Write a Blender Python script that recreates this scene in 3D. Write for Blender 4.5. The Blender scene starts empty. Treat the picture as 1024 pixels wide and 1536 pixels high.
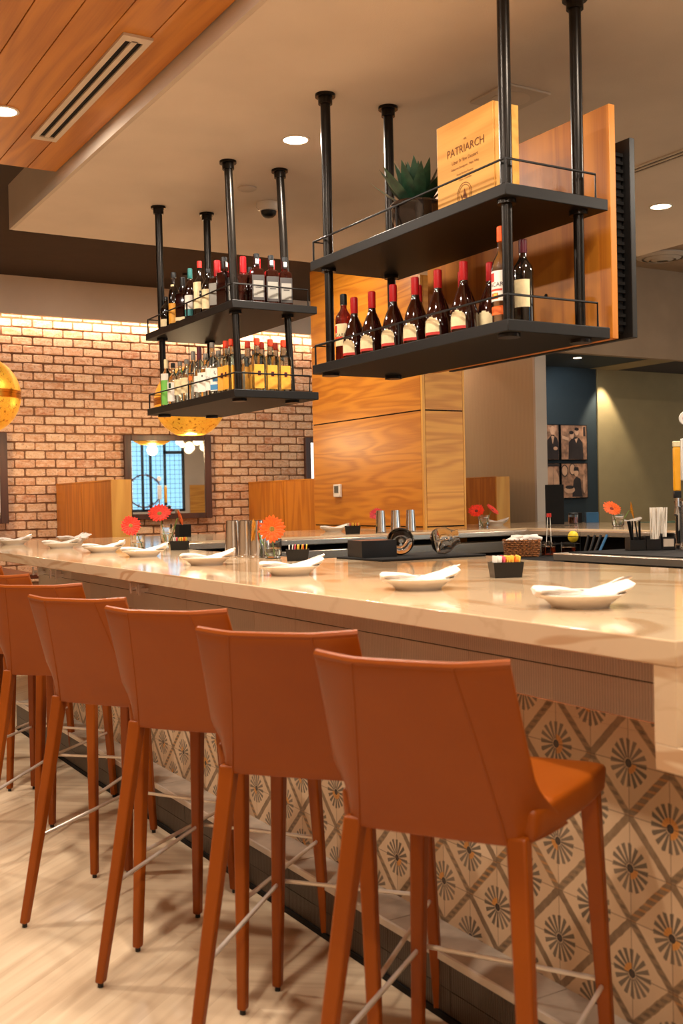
import bpy, bmesh, math, random
from mathutils import Vector, Matrix
random.seed(7)
PI = math.pi
col = bpy.context.scene.collection
D = bpy.data

# ------------------------------------------------------------------ materials
def lin(c):
    return tuple(((v/255)/12.92 if v/255 <= .04045 else ((v/255+.055)/1.055)**2.4) for v in c)+(1,)
class NT:
    def __init__(s, name):
        s.m = D.materials.new(name); s.m.use_nodes = True
        s.t = s.m.node_tree; s.b = s.t.nodes['Principled BSDF']
    def n(s, typ, **k):
        x = s.t.nodes.new(typ)
        for a, v in k.items(): setattr(x, a, v)
        return x
    def l(s, a, b): s.t.links.new(a, b)
    def math(s, op, a, b=None, c=None, clamp=False):
        x = s.n('ShaderNodeMath', operation=op, use_clamp=clamp)
        for i, v in enumerate((a, b, c)):
            if v is None: continue
            if isinstance(v, (int, float)): x.inputs[i].default_value = v
            else: s.l(v, x.inputs[i])
        return x.outputs[0]
    def mix(s, f, a, b):
        x = s.n('ShaderNodeMix', data_type='RGBA')
        for i, v in ((0, f), (6, a), (7, b)):
            if isinstance(v, (int, float)): x.inputs[i].default_value = v
            elif isinstance(v, tuple): x.inputs[i].default_value = v
            else: s.l(v, x.inputs[i])
        return x.outputs[2]
    def coord(s, scale=(1,1,1), rot=(0,0,0), loc=(0,0,0)):
        c = s.n('ShaderNodeTexCoord'); m = s.n('ShaderNodeMapping')
        m.inputs['Scale'].default_value = scale; m.inputs['Rotation'].default_value = rot; m.inputs['Location'].default_value = loc
        s.l(c.outputs['Object'], m.inputs['Vector']); return m.outputs[0]
    def noise(s, vec, scale=5, detail=3, dist=0, rough=.5):
        x = s.n('ShaderNodeTexNoise'); x.inputs['Scale'].default_value = scale; x.inputs['Detail'].default_value = detail
        x.inputs['Distortion'].default_value = dist; x.inputs['Roughness'].default_value = rough
        s.l(vec, x.inputs['Vector']); return x.outputs['Fac']
    def ramp(s, f, stops):
        x = s.n('ShaderNodeValToRGB'); e = x.color_ramp.elements
        while len(e) < len(stops): e.new(.5)
        for i, (p, c) in enumerate(stops): e[i].position = p; e[i].color = c if len(c) == 4 else lin(c)
        s.l(f, x.inputs[0]); return x.outputs[0]
    def bump(s, h, strength=.3, dist=.01):
        x = s.n('ShaderNodeBump'); x.inputs['Strength'].default_value = strength; x.inputs['Distance'].default_value = dist
        s.l(h, x.inputs['Height']); s.l(x.outputs[0], s.b.inputs['Normal'])
    def set(s, **k):
        for a, v in k.items():
            i = s.b.inputs[a.replace('_', ' ')]
            if hasattr(v, 'is_linked') or hasattr(v, 'links'): s.l(v, i)
            else: i.default_value = v
        return s
def mat(name, c, rough=.5, metal=0, var=.06, vs=8, bump=0, **k):
    t = NT(name); v = t.coord(); nz = t.noise(v, vs, 3)
    L = lin(c); lo = tuple(x*(1-var*2) for x in L[:3])+(1,); hi = tuple(min(1, x*(1+var*2)) for x in L[:3])+(1,)
    t.set(Base_Color=t.ramp(nz, [(.3, lo), (.7, hi)]), Roughness=rough, Metallic=metal)
    if bump: t.bump(t.noise(v, bump, 4), .25, .004)
    for a, x in k.items(): t.b.inputs[a.replace('_', ' ')].default_value = x
    return t.m
def emis(name, c, s):
    t = NT(name); t.b.inputs['Base Color'].default_value = lin(c)
    t.b.inputs['Emission Color'].default_value = lin(c); t.b.inputs['Emission Strength'].default_value = s
    return t.m
def glass(name, c=(255,255,255), rough=.02, ior=1.45, tr=1.0):
    t = NT(name); t.set(Base_Color=lin(c), Roughness=rough, IOR=ior, Transmission_Weight=tr); return t.m
def wood(name, c1, c2, axis, rough=.38, ring=9, scale=1.0, seed=0):
    t = NT(name); s = [5.0*scale]*3; s['XYZ'.index(axis)] = .55*scale
    v = t.coord(tuple(s), loc=(seed, seed*.7, seed*.3))
    n1 = t.noise(v, 1.0, 2, .4)
    rings = t.math('SINE', t.math('MULTIPLY', n1, ring*6.28))
    s2 = [120.0*scale]*3; s2['XYZ'.index(axis)] = 3*scale
    f = t.noise(t.coord(tuple(s2)), 1, 2)
    k = t.math('ADD', t.math('MULTIPLY', t.math('ADD', rings, 1.0), .28), t.math('MULTIPLY', f, .55), clamp=True)
    k = t.math('SUBTRACT', 1.0, t.math('POWER', k, 1.6))
    t.set(Base_Color=t.mix(k, lin(c2), lin(c1)), Roughness=rough)
    t.bump(f, .08, .002)
    return t.m
M = {}
M['oak_y'] = wood('oak_veneer_long', (208,134,38), (168,94,20), 'Y', ring=7)
M['oak_x'] = wood('oak_veneer_across', (222,160,66), (186,118,40), 'X', ring=7, seed=3)
M['oak_z'] = wood('oak_veneer_upright', (200,126,38), (164,92,24), 'Z', ring=5, seed=5)
M['oak_end'] = wood('oak_light_edge', (224,166,74), (200,136,52), 'Z', ring=4, seed=8)
M['plank'] = wood('cedar_planks', (200,130,46), (164,96,28), 'Y', ring=5, seed=2, rough=.42)
M['darkwood'] = wood('dark_walnut', (74,38,22), (44,22,14), 'Z', ring=6)
M['crate'] = wood('pine_crate', (226,170,82), (204,140,54), 'Y', ring=6, seed=9, rough=.55)
M['walnuttop'] = wood('walnut_tabletop', (110,52,26), (70,32,18), 'Y')
M['plaster'] = mat('warm_plaster', (218,204,188), .85, var=.03, vs=2, bump=160)
M['plaster_side'] = mat('pale_plaster', (200,186,170), .85, var=.03, vs=2)
M['plaster_brown'] = mat('taupe_wall_covering', (168,142,114), .85, var=.04, vs=3, bump=120)
M['darkceil'] = mat('dark_brown_paint', (52,40,31), .9, var=.05)
M['black'] = mat('black_powder_coat', (15,12,10), .5, var=.1, vs=20, Specular_IOR_Level=.3)
M['blackmatte'] = mat('matte_black', (14,12,11), .75, var=.1, Specular_IOR_Level=.25)
M['blackpl'] = mat('black_plastic', (18,16,15), .38, var=.1, Specular_IOR_Level=.4)
M['pipe'] = mat('bronzed_black_pipe', (26,21,16), .3, .6, var=.15, vs=14)
M['steel'] = mat('brushed_steel', (214,200,182), .24, .85, var=.02, vs=5)
M['steelpol'] = mat('polished_steel', (225,222,220), .1, 1.0, var=.04)
M['chrome'] = mat('chrome_hook', (245,245,248), .15, .6, var=.03)
M['satin'] = mat('satin_footrail', (226,216,204), .3, .55, var=.06)
M['white'] = mat('white_porcelain', (232,222,208), .14, var=.01)
M['cloth'] = mat('white_napkin_cloth', (226,216,206), .85, var=.02, vs=30, bump=250)
M['gold'] = None
M['red'] = mat('red_wax', (168,16,22), .3, var=.1)
M['redo'] = mat('red_orange_cap', (206,58,22), .4, var=.06)
M['orange'] = mat('orange_plastic_cap', (245,92,22), .4, var=.04)
M['orangelab'] = mat('orange_label', (240,110,30), .5, var=.03)
M['cream'] = mat('cream_label_paper', (232,214,168), .6, var=.04, vs=40)
M['paper'] = mat('white_label_paper', (238,232,220), .55, var=.03, vs=40)
M['yellowlab'] = mat('yellow_label_paper', (226,160,52), .55, var=.06, vs=30)
M['green'] = mat('green_label', (120,196,82), .5, var=.05)
M['teal'] = mat('teal_label', (48,130,132), .5, var=.05)
M['blue'] = mat('blue_label', (70,140,190), .5, var=.05)
M['ink'] = mat('dark_ink', (34,28,26), .6, var=.05)
M['burnt'] = mat('burnt_brand_lettering', (112,62,22), .7, var=.1)
M['redink'] = mat('red_ink', (200,44,34), .5, var=.05)
M['maroon'] = mat('maroon_foil', (78,18,34), .35, var=.05)
M['blackfoil'] = mat('black_foil', (20,22,24), .3, var=.1)
M['tealfoil'] = mat('teal_foil', (40,120,118), .3, var=.1)
M['silver'] = mat('silver_print', (128,124,116), .4, .3, var=.05)
M['pink'] = mat('pink_packet', (226,90,110), .6, var=.03)
M['yellow'] = mat('yellow_packet', (240,196,70), .6, var=.03)
M['lemon'] = mat('lemon_skin', (238,204,40), .45, var=.06, vs=40, bump=120)
M['clear'] = glass('clear_glass')
M['clearb'] = glass('clear_bottle_glass', (238,244,240))
M['amber'] = glass('amber_spirit', (150,52,14), ior=1.3)
M['brandy'] = mat('dark_brandy_glass', (36,10,6), .07, var=.2, Coat_Weight=.5)
M['spiced'] = glass('reddish_rum_glass', (140,34,14), ior=1.3, tr=.85)
M['bourbon'] = mat('deep_bourbon_glass', (34,9,5), .08, var=.2, Coat_Weight=.5)
M['darkbottle'] = mat('very_dark_bottle_glass', (20,13,9), .08, var=.2, Coat_Weight=.5)
M['water'] = glass('vase_water', (240,250,245), ior=1.33)
M['cola'] = glass('amber_drink', (190,70,24), ior=1.33)
M['gerb'] = mat('coral_red_petals', (238,52,24), .55, var=.12, vs=60)
M['gerbo'] = mat('bright_orange_petals', (252,98,6), .55, var=.1, vs=60)
M['gerby'] = mat('golden_petals', (250,168,36), .55, var=.1, vs=60)
M['gerbr'] = mat('deep_red_petals', (190,18,22), .55, var=.12, vs=60)
M['disc'] = mat('flower_disc', (150,120,40), .7, var=.2, vs=200)
M['discd'] = mat('dark_flower_disc', (120,40,20), .7, var=.2, vs=200)
M['stem'] = mat('green_stem', (108,148,60), .5, var=.1)
M['succ'] = mat('dark_green_succulent', (32,64,44), .45, var=.25, vs=30)
M['pot'] = mat('glazed_dark_pot', (38,30,26), .15, var=.3, vs=14, Coat_Weight=.6)
M['soil'] = mat('soil', (40,28,20), .9, var=.3, vs=90)
M['bluewall'] = mat('deep_teal_blue_paint', (34,46,52), .8, var=.03)
M['olive'] = mat('olive_wall_covering', (156,136,96), .85, var=.03, vs=4, bump=140)
M['ledgrey'] = mat('grey_stone_ledge', (176,160,142), .5, var=.12, vs=9)
M['rubber'] = mat('black_rubber_floor', (18,16,15), .85, var=.1, Specular_IOR_Level=.25)
M['lens'] = emis('lit_downlight_lens', (255,226,190), 14)
M['vent'] = mat('white_vent_metal', (205,190,172), .5, var=.03)
M['winpane'] = glass('window_glass', (225,240,250), rough=0, ior=1.05)
M['frameblk'] = mat('dark_window_frame', (30,34,38), .5, var=.05)
M['mirrorg'] = mat('mirror_silver', (235,238,240), .015, 1.0, var=0)
M['sepiabg'] = mat('sepia_photo_paper', (150,108,82), .5, var=.35, vs=14)
M['sepiaskin'] = mat('sepia_light_print', (196,150,118), .5, var=.1)
M['sepiadark'] = mat('sepia_dark_print', (38,26,24), .5, var=.2)
M['wicker'] = mat('brown_wicker', (140,86,42), .6, var=.35, vs=60)
M['straw'] = mat('white_wrapped_straw', (238,228,214), .6, var=.03)
M['greenbench'] = mat('green_patterned_upholstery', (92,112,86), .7, var=.4, vs=14)
M['bluebox'] = mat('blue_card', (28,88,128), .5, var=.06)

def floor_mat():
    t = NT('pale_oak_chevron_floor'); c = t.n('ShaderNodeTexCoord'); s = t.n('ShaderNodeSeparateXYZ'); t.l(c.outputs['Object'], s.inputs[0])
    w = .62
    tri = t.math('PINGPONG', s.outputs[0], w)
    cell = t.math('FLOOR', t.math('DIVIDE', s.outputs[0], w))
    par = t.math('MODULO', t.math('ABSOLUTE', cell), 2.0)
    v = t.math('ADD', s.outputs[1], t.math('MULTIPLY', tri, .8))
    pl = t.math('DIVIDE', v, .17); pid = t.math('FLOOR', pl)
    wn = t.n('ShaderNodeTexWhiteNoise', noise_dimensions='2D'); cb = t.n('ShaderNodeCombineXYZ'); t.l(pid, cb.inputs[0]); t.l(cell, cb.inputs[1]); t.l(cb.outputs[0], wn.inputs['Vector'])
    g = t.n('ShaderNodeCombineXYZ'); t.l(t.math('MULTIPLY', tri, 1.4), g.inputs[0]); t.l(t.math('MULTIPLY', v, 13.0), g.inputs[1]); t.l(t.math('ADD', t.math('MULTIPLY', wn.outputs['Value'], 9.0), cell), g.inputs[2])
    nz = t.noise(g.outputs[0], 1.0, 4, .8)
    big = t.noise(t.coord(), 1.3, 3, 1.0)
    base = t.ramp(nz, [(.3, (180,152,120)), (.55, (208,184,152)), (.8, (222,202,172))])
    tone = t.mix(t.math('MULTIPLY', wn.outputs['Value'], .22), base, lin((186,150,112)))
    tone = t.mix(t.math('MULTIPLY', big, .25), tone, lin((238,222,196)))
    fr = t.math('FRACT', pl); e = t.math('LESS_THAN', fr, .012)
    tone = t.mix(t.math('MULTIPLY', e, .3), tone, lin((150,118,84)))
    t.set(Base_Color=tone, Roughness=.36); t.bump(nz, .04, .002); return t.m
def quartz(name, vein=1.0):
    t = NT(name); v = t.coord((1.2, .5, 1.2), rot=(0, 0, .25)); n = t.noise(v, 1.6, 4, 2.2)
    d = t.math('ABSOLUTE', t.math('SUBTRACT', n, .5))
    thin = t.math('SUBTRACT', 1.0, t.math('MULTIPLY', d, 60, clamp=True), clamp=True)
    n2 = t.noise(t.coord((2.2, 1.1, 9), rot=(0, 0, -.5), loc=(4, 2, 1)), 1.1, 2, 1.4)
    blot = t.ramp(n2, [(.56, (0,0,0,1)), (.6, (1,1,1,1)), (.68, (1,1,1,1)), (.72, (0,0,0,1))])
    c = t.mix(t.math('MULTIPLY', t.math('MULTIPLY', blot, 1.0), .62*vein), lin((206,180,146)), lin((172,130,88)))
    c = t.mix(t.math('MULTIPLY', thin, .16*vein), c, lin((150,108,72)))
    t.set(Base_Color=c, Roughness=.09); t.b.inputs['Specular IOR Level'].default_value = .6; return t.m
def pattern_tile():
    T = .1162; t = NT('hand_painted_star_tile'); c = t.n('ShaderNodeTexCoord'); s = t.n('ShaderNodeSeparateXYZ'); t.l(c.outputs['Object'], s.inputs[0])
    u = t.math('DIVIDE', s.outputs[1], T)      # along the bar, integer on tile edges (origin of the object sits on a crossing)
    v = t.math('DIVIDE', s.outputs[2], T)
    wob = t.noise(t.coord(), 60, 2)
    # nearest even lattice (crossings) / odd lattice (stars)
    p = t.math('ADD', u, v); q = t.math('SUBTRACT', u, v)
    dp = t.math('PINGPONG', p, 1.0); dq = t.math('PINGPONG', q, 1.0)      # 0 on band centre lines, 1 on star centres
    thr = t.math('ADD', .085, t.math('MULTIPLY', wob, .05))
    b1 = t.math('LESS_THAN', dp, thr); b2 = t.math('LESS_THAN', dq, thr)
    e1 = t.math('MULTIPLY', b1, t.math('GREATER_THAN', dp, .0)); 
    # star: local coordinates around odd lattice points: p' = p-1 wrapped to [-1,1], q' likewise
    pp = t.math('WRAP', t.math('ADD', p, 1.0), 1.0, -1.0); qq = t.math('WRAP', t.math('ADD', q, 1.0), 1.0, -1.0)
    x = t.math('MULTIPLY', t.math('ADD', pp, qq), .5); y = t.math('MULTIPLY', t.math('SUBTRACT', pp, qq), .5)
    r = t.math('SQRT', t.math('ADD', t.math('MULTIPLY', x, x), t.math('MULTIPLY', y, y)))
    a = t.math('DIVIDE', t.math('ARCTAN2', y, x), 2*PI/16)
    fa = t.math('PINGPONG', t.math('ADD', a, .5), .5); off = t.math('SUBTRACT', .5, fa)   # 0 on petal axis
    perp = t.math('MULTIPLY', t.math('MULTIPLY', r, off), 2*PI/16)
    wid = t.math('ADD', .010, t.math('MULTIPLY', r, .085))
    rmax = t.math('ADD', .40, t.math('MULTIPLY', wob, .12))
    pet = t.math('MULTIPLY', t.math('LESS_THAN', perp, wid), t.math('MULTIPLY', t.math('LESS_THAN', r, rmax), t.math('GREATER_THAN', r, .1)))
    cen = t.math('LESS_THAN', r, .085)
    # tones per tile
    cb = t.n('ShaderNodeCombineXYZ'); t.l(t.math('FLOOR', u), cb.inputs[0]); t.l(t.math('FLOOR', v), cb.inputs[1])
    wn = t.n('ShaderNodeTexWhiteNoise', noise_dimensions='2D'); t.l(cb.outputs[0], wn.inputs['Vector']); R = wn.outputs['Value']
    wn2 = t.n('ShaderNodeTexWhiteNoise', noise_dimensions='3D'); cb2 = t.n('ShaderNodeVectorMath', operation='ADD'); t.l(cb.outputs[0], cb2.inputs[0]); cb2.inputs[1].default_value = (7.3, 3.1, 1.7); t.l(cb2.outputs[0], wn2.inputs['Vector']); R2 = wn2.outputs['Value']
    big = t.noise(t.coord(), 14, 4)
    base = t.mix(R, lin((206,176,142)), lin((186,152,116)))
    base = t.mix(t.math('MULTIPLY', big, .4), base, lin((222,196,164)))
    band = t.mix(R2, lin((92,70,48)), lin((134,106,74)))
    spots = t.noise(t.coord(), 38, 1)
    dotline = t.math('PINGPONG', t.math('MULTIPLY', v, 7.0), .5)
    dots = t.math('MULTIPLY', t.math('GREATER_THAN', dotline, .26), t.math('MULTIPLY', t.math('GREATER_THAN', R2, .5), t.math('LESS_THAN', t.math('MINIMUM', dp, dq), .07)))
    bcol = t.mix(t.math('MULTIPLY', dots, .7), band, lin((44,34,28)))
    org = t.math('MULTIPLY', t.math('GREATER_THAN', R, .72), t.math('LESS_THAN', dotline, .16))
    bcol = t.mix(t.math('MULTIPLY', org, .6), bcol, lin((190,122,40)))
    bm = t.math('MAXIMUM', b1, b2)
    col_ = t.mix(t.math('MULTIPLY', bm, t.math('ADD', .62, t.math('MULTIPLY', wob, .4), clamp=True)), base, bcol)
    starc = t.mix(R2, lin((66,60,50)), lin((112,98,82)))
    col_ = t.mix(t.math('MULTIPLY', pet, .88), col_, starc)
    yl = t.math('MULTIPLY', t.math('GREATER_THAN', R, .6), t.math('MULTIPLY', t.math('LESS_THAN', r, .2), t.math('GREATER_THAN', r, .05)))
    col_ = t.mix(t.math('MULTIPLY', yl, .75), col_, lin((206,134,44)))
    col_ = t.mix(cen, col_, lin((50,42,38)))
    gu = t.math('PINGPONG', u, .5); gv = t.math('PINGPONG', v, .5)
    g = t.math('LESS_THAN', t.math('MINIMUM', gu, gv), .0095)
    col_ = t.mix(t.math('MULTIPLY', g, .65), col_, lin((84,62,46)))
    t.set(Base_Color=col_, Roughness=.42)
    t.bump(t.math('SUBTRACT', 1.0, g), .4, .0015); return t.m
def ribbed(name, c1, c2, pitch=.0085, rough=.35):
    t = NT(name); c = t.n('ShaderNodeTexCoord'); s = t.n('ShaderNodeSeparateXYZ'); t.l(c.outputs['Object'], s.inputs[0])
    r = t.math('PINGPONG', s.outputs[1], pitch/2); r = t.math('DIVIDE', r, pitch/2)
    g = t.n('ShaderNodeNewGeometry'); n = t.noise(t.coord((2, 1, 6)), 3, 4)
    base = t.mix(t.math('ADD', t.math('MULTIPLY', g.outputs['Random Per Island'], .45), t.math('MULTIPLY', n, .55)), lin(c1), lin(c2))
    cc = t.mix(t.math('MULTIPLY', t.math('POWER', r, 2.0), .5), base, tuple(x*.35 for x in lin(c1)[:3])+(1,))
    t.set(Base_Color=cc, Roughness=rough); t.bump(t.math('SUBTRACT', 1.0, r), .5, .002); return t.m
def brick_mat():
    t = NT('tumbled_brick'); g = t.n('ShaderNodeNewGeometry'); R = g.outputs['Random Per Island']
    base = t.ramp(R, [(.0, (194,136,98)), (.25, (212,168,130)), (.5, (204,150,112)), (.75, (222,186,150)), (1.0, (186,122,84))])
    n = t.noise(t.coord((1, 1, 2.2)), 16, 5, .6, .65)
    n2 = t.noise(t.coord((1, 1, 1)), 60, 4)
    base = t.mix(t.math('MULTIPLY', t.ramp(n, [(.40, (0,0,0,1)), (.66, (1,1,1,1))]), .6), base, lin((236,212,188)))
    base = t.mix(t.math('MULTIPLY', t.ramp(n2, [(.3, (1,1,1,1)), (.44, (0,0,0,1))]), .5), base, lin((110,62,40)))
    t.set(Base_Color=base, Roughness=.85); t.bump(t.math('ADD', n, n2), .6, .006); return t.m
def leather():
    t = NT('burnt_orange_leather'); v = t.coord(); n = t.noise(v, 420, 3); n2 = t.noise(v, 7, 2)
    t.set(Base_Color=t.mix(n2, lin((130,59,3)), lin((145,71,6))), Roughness=.40); t.b.inputs['Specular IOR Level'].default_value = .28
    t.bump(n, .15, .001); return t.m
def gold():
    t = NT('hammered_gold_lattice'); v = t.coord((1, 1, 1.6)); vo = t.n('ShaderNodeTexVoronoi', feature='DISTANCE_TO_EDGE'); vo.inputs['Scale'].default_value = 42; t.l(v, vo.inputs['Vector'])
    e = t.math('LESS_THAN', vo.outputs['Distance'], .035)
    n = t.noise(t.coord(), 34, 3)
    hole = t.math('MULTIPLY', e, t.math('GREATER_THAN', n, .44))
    t.set(Base_Color=t.mix(hole, t.mix(n, lin((214,146,34)), lin((240,184,70))), lin((120,70,14))), Metallic=.75, Roughness=.36)
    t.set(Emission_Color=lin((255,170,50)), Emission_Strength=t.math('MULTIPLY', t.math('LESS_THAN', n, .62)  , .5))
    t.bump(vo.outputs['Distance'], .3, .004); return t.m
def rib_wall():
    t = NT('ribbed_taupe_wallcovering'); c = t.n('ShaderNodeTexCoord'); s = t.n('ShaderNodeSeparateXYZ'); t.l(c.outputs['Object'], s.inputs[0])
    r = t.math('PINGPONG', s.outputs[1], .012); r = t.math('DIVIDE', r, .012)
    t.set(Base_Color=t.mix(t.math('MULTIPLY', r, .35), lin((196,172,138)), lin((154,130,100))), Roughness=.6); t.bump(r, .3, .002); return t.m
M['floor'] = floor_mat(); M['quartz'] = quartz('cream_quartz'); M['star'] = pattern_tile()
M['ribt'] = ribbed('ribbed_taupe_tile', (178,168,158), (222,210,196)); M['ribk'] = ribbed('ribbed_charcoal_tile', (62,52,44), (90,76,64), .009)
M['grout'] = mat('pale_grout', (214,194,170), .8, var=.05); M['mortar'] = mat('brown_mortar', (122,86,60), .9, var=.1, vs=40, bump=90)
M['brick'] = brick_mat(); M['leather'] = leather(); M['gold'] = gold(); M['ribwall'] = rib_wall()

# ------------------------------------------------------------------ mesh builder
def rotz(a): return Matrix.Rotation(a, 4, 'Z')
class MB:
    def __init__(s): s.v = []; s.f = []; s.mi = []; s.m = 0; s.X = Matrix.Identity(4)
    def add(s, vs, fs):
        o = len(s.v)
        for p in vs: s.v.append(tuple(s.X @ Vector(p)))
        for f in fs: s.f.append([i+o for i in f]); s.mi.append(s.m)
        return s
    def box(s, x0, x1, y0, y1, z0, z1):
        return s.add([(x0,y0,z0),(x1,y0,z0),(x1,y1,z0),(x0,y1,z0),(x0,y0,z1),(x1,y0,z1),(x1,y1,z1),(x0,y1,z1)],
                     [(0,3,2,1),(4,5,6,7),(0,1,5,4),(1,2,6,5),(2,3,7,6),(3,0,4,7)])
    def tube(s, path, r, n=10, caps=True):
        P = [Vector(p) for p in path]; R = r if isinstance(r, (list, tuple)) else [r]*len(P)
        rings = []; up = None; vs = []
        for i, p in enumerate(P):
            a = P[max(i-1, 0)]; b = P[min(i+1, len(P)-1)]; d = (b-a).normalized()
            if up is None:
                up = d.orthogonal().normalized()
            else:
                up = (up - d*up.dot(d)).normalized()
            w = d.cross(up)
            vs += [tuple(p + (up*math.cos(2*PI*k/n) + w*math.sin(2*PI*k/n))*R[i]) for k in range(n)]
        fs = []
        for i in range(len(P)-1):
            for k in range(n): fs.append((i*n+k, i*n+(k+1) % n, (i+1)*n+(k+1) % n, (i+1)*n+k))
        if caps: fs.append(tuple(range(n))[::-1]); fs.append(tuple((len(P)-1)*n+k for k in range(n)))
        return s.add(vs, fs)
    def lathe(s, prof, c=(0,0,0), n=24, sq=0):
        # prof: [(r,z)]; sq blends the circle into a rounded square
        vs = []; fs = []
        for r, z in prof:
            for k in range(n):
                a = 2*PI*(k+.5)/n; ca, sa = math.cos(a), math.sin(a)
                m = (abs(ca)**(2+sq)+abs(sa)**(2+sq))**(-1/(2+sq)) if sq else 1
                vs.append((c[0]+r*ca*m, c[1]+r*sa*m, c[2]+z))
        for i in range(len(prof)-1):
            for k in range(n): fs.append((i*n+k, i*n+(k+1) % n, (i+1)*n+(k+1) % n, (i+1)*n+k))
        if prof[0][0] > 1e-5: fs.append(tuple(range(n))[::-1])
        if prof[-1][0] > 1e-5: fs.append(tuple((len(prof)-1)*n+k for k in range(n)))
        return s.add(vs, fs)
    def sphere(s, c, r, n=16, m=10, sz=1, sx=1, sy=1):
        pr = [(max(r*math.sin(PI*i/m), 1e-6), -r*math.cos(PI*i/m)*sz) for i in range(m+1)]
        X = s.X; s.X = X @ Matrix.Translation(c) @ Matrix.Diagonal((sx, sy, 1, 1)); s.lathe(pr, (0,0,0), n); s.X = X; return s
    def prism(s, poly, z0, z1):
        n = len(poly); vs = [(x, y, z0) for x, y in poly]+[(x, y, z1) for x, y in poly]
        fs = [tuple(range(n))[::-1], tuple(range(n, 2*n))]+[(i, (i+1) % n, n+(i+1) % n, n+i) for i in range(n)]
        return s.add(vs, fs)
    def patch(s, r, z0, z1, a0, a1, n=10, sq=0, th=0):
        vs = []; fs = []
        for k in range(n+1):
            a = a0+(a1-a0)*k/n; ca, sa = math.cos(a), math.sin(a)
            m = (abs(ca)**(2+sq)+abs(sa)**(2+sq))**(-1/(2+sq)) if sq else 1
            vs += [(r*m*ca, r*m*sa, z0), (r*m*ca, r*m*sa, z1)]
        for k in range(n): fs.append((2*k, 2*k+2, 2*k+3, 2*k+1))
        return s.add(vs, fs)
    def grid(s, fn, nu, nv, wrap=False):
        vs = [fn(i/nu, j/nv) for i in range(nu+1) for j in range(nv+1)]
        fs = [(i*(nv+1)+j, (i+1)*(nv+1)+j, (i+1)*(nv+1)+j+1, i*(nv+1)+j+1) for i in range(nu) for j in range(nv)]
        return s.add(vs, fs)
    def obj(s, name, mats, parent=None, smooth=True, bevel=0, seg=2, solid=0, label=None, sub=0):
        me = D.meshes.new(name); me.from_pydata(s.v, [], s.f)
        if not isinstance(mats, (list, tuple)): mats = [mats]
        for m in mats: me.materials.append(M[m] if isinstance(m, str) else m)
        me.polygons.foreach_set('material_index', s.mi)
        me.update()
        if smooth:
            me.polygons.foreach_set('use_smooth', [True]*len(me.polygons)); me.set_sharp_from_angle(angle=math.radians(38))
        o = D.objects.new(name, me); col.objects.link(o)
        if parent: o.parent = parent
        if solid: md = o.modifiers.new('solid', 'SOLIDIFY'); md.thickness = solid; md.offset = 0
        if bevel:
            md = o.modifiers.new('bevel', 'BEVEL'); md.width = bevel; md.segments = seg; md.limit_method = 'ANGLE'; md.angle_limit = math.radians(35)
        if sub: md = o.modifiers.new('sub', 'SUBSURF'); md.levels = sub; md.render_levels = sub
        if label: o['label'] = label
        return o
def text_into(mb, body, size, place, align='CENTER', serif=False):
    cu = D.curves.new('txt', 'FONT'); cu.body = body; cu.size = size; cu.align_x = align; cu.align_y = 'CENTER'; cu.resolution_u = 2
    o = D.objects.new('txt', cu); col.objects.link(o)
    me = D.meshes.new_from_object(o)
    vs = [place(v.co.x, v.co.y) for v in me.vertices]; fs = [tuple(p.vertices) for p in me.polygons]
    D.objects.remove(o); D.curves.remove(cu); D.meshes.remove(me)
    mb.add(vs, fs)
def thing(name, label, cat, loc=(0,0,0), rot=0, group=None):
    o = D.objects.new(name, None); col.objects.link(o); o.empty_display_size = .05
    o.location = loc; o.rotation_euler = (0, 0, rot); o['label'] = label; o['category'] = cat
    if group: o['group'] = group
    return o
def tag(o, label, cat, group=None, kind=None):
    if label: o['label'] = label
    if cat: o['category'] = cat
    if group: o['group'] = group
    if kind: o['kind'] = kind
    return o
def struct(mb, name, mats, **k):
    o = mb.obj(name, mats, **k); o['kind'] = 'structure'; return o
def dup(root, loc, rot, label, group=None):
    r = root.copy(); col.objects.link(r); r.location = loc; r.rotation_euler = (0, 0, rot); r['label'] = label
    if group: r['group'] = group
    kids(root, r); return r
def kids(a, b):
    for ch in [o for o in a.children]:
        c = ch.copy(); col.objects.link(c); c.parent = b; kids(ch, c)

# ------------------------------------------------------------------ the room
struct(MB().box(-4, 16, -3, 11.6, -.1, 0), 'floor', 'floor')
ZS = 3.16
# lowered ceiling over the bar
s = MB().box(1.822, 6.24, -2.5, 7.22, ZS, 3.454); struct(s, 'trim_1', 'plaster')
struct(MB().box(1.80, 1.822, -2.5, 7.22, 3.161, 3.454), 'trim_2', 'plaster_side')
# tongue and groove wood ceiling panel
mb = MB(); x = 1.795
for i in range(11):
    mb.box(x-.166, x-.004, -2.5, 6.10, 3.235, 3.262); x -= .166
struct(mb, 'trim_3', 'plank', bevel=.002)
struct(MB().box(-.05, 1.798, -2.5, 6.09, 3.258, 3.30), 'trim_4', 'blackmatte')
# dark upper ceiling at the left and the taller pale ceiling at the right
struct(MB().box(-4, 6.3, -3, 11.3, 3.66, 3.76), 'ceiling', 'darkceil')
struct(MB().box(6.24, 16, -3, 11.3, 4.15, 4.25), 'trim_5', 'plaster_brown')
struct(MB().box(6.22, 6.24, -2.5, 9.6, 3.455, 4.15), 'trim_6', 'plaster_brown')
struct(MB().box(-3, 1.8, 7.9, 8.02, 3.50, 3.66), 'trim_7', 'plaster_brown')
# plaster bulkhead over the brick with a lighting cove
struct(MB().box(-2, 8.4, 11.0, 11.06, 3.275, 3.66), 'trim_8', 'plaster')
cove = MB().box(-2, 8.3, 11.07, 11.09, 3.33, 3.35)
o = cove.obj('cove_light_strip', emis('warm_led_strip', (255,214,170), 16)); tag(o, 'thin warm light strip hidden above the top of the brick wall', 'light')
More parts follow.
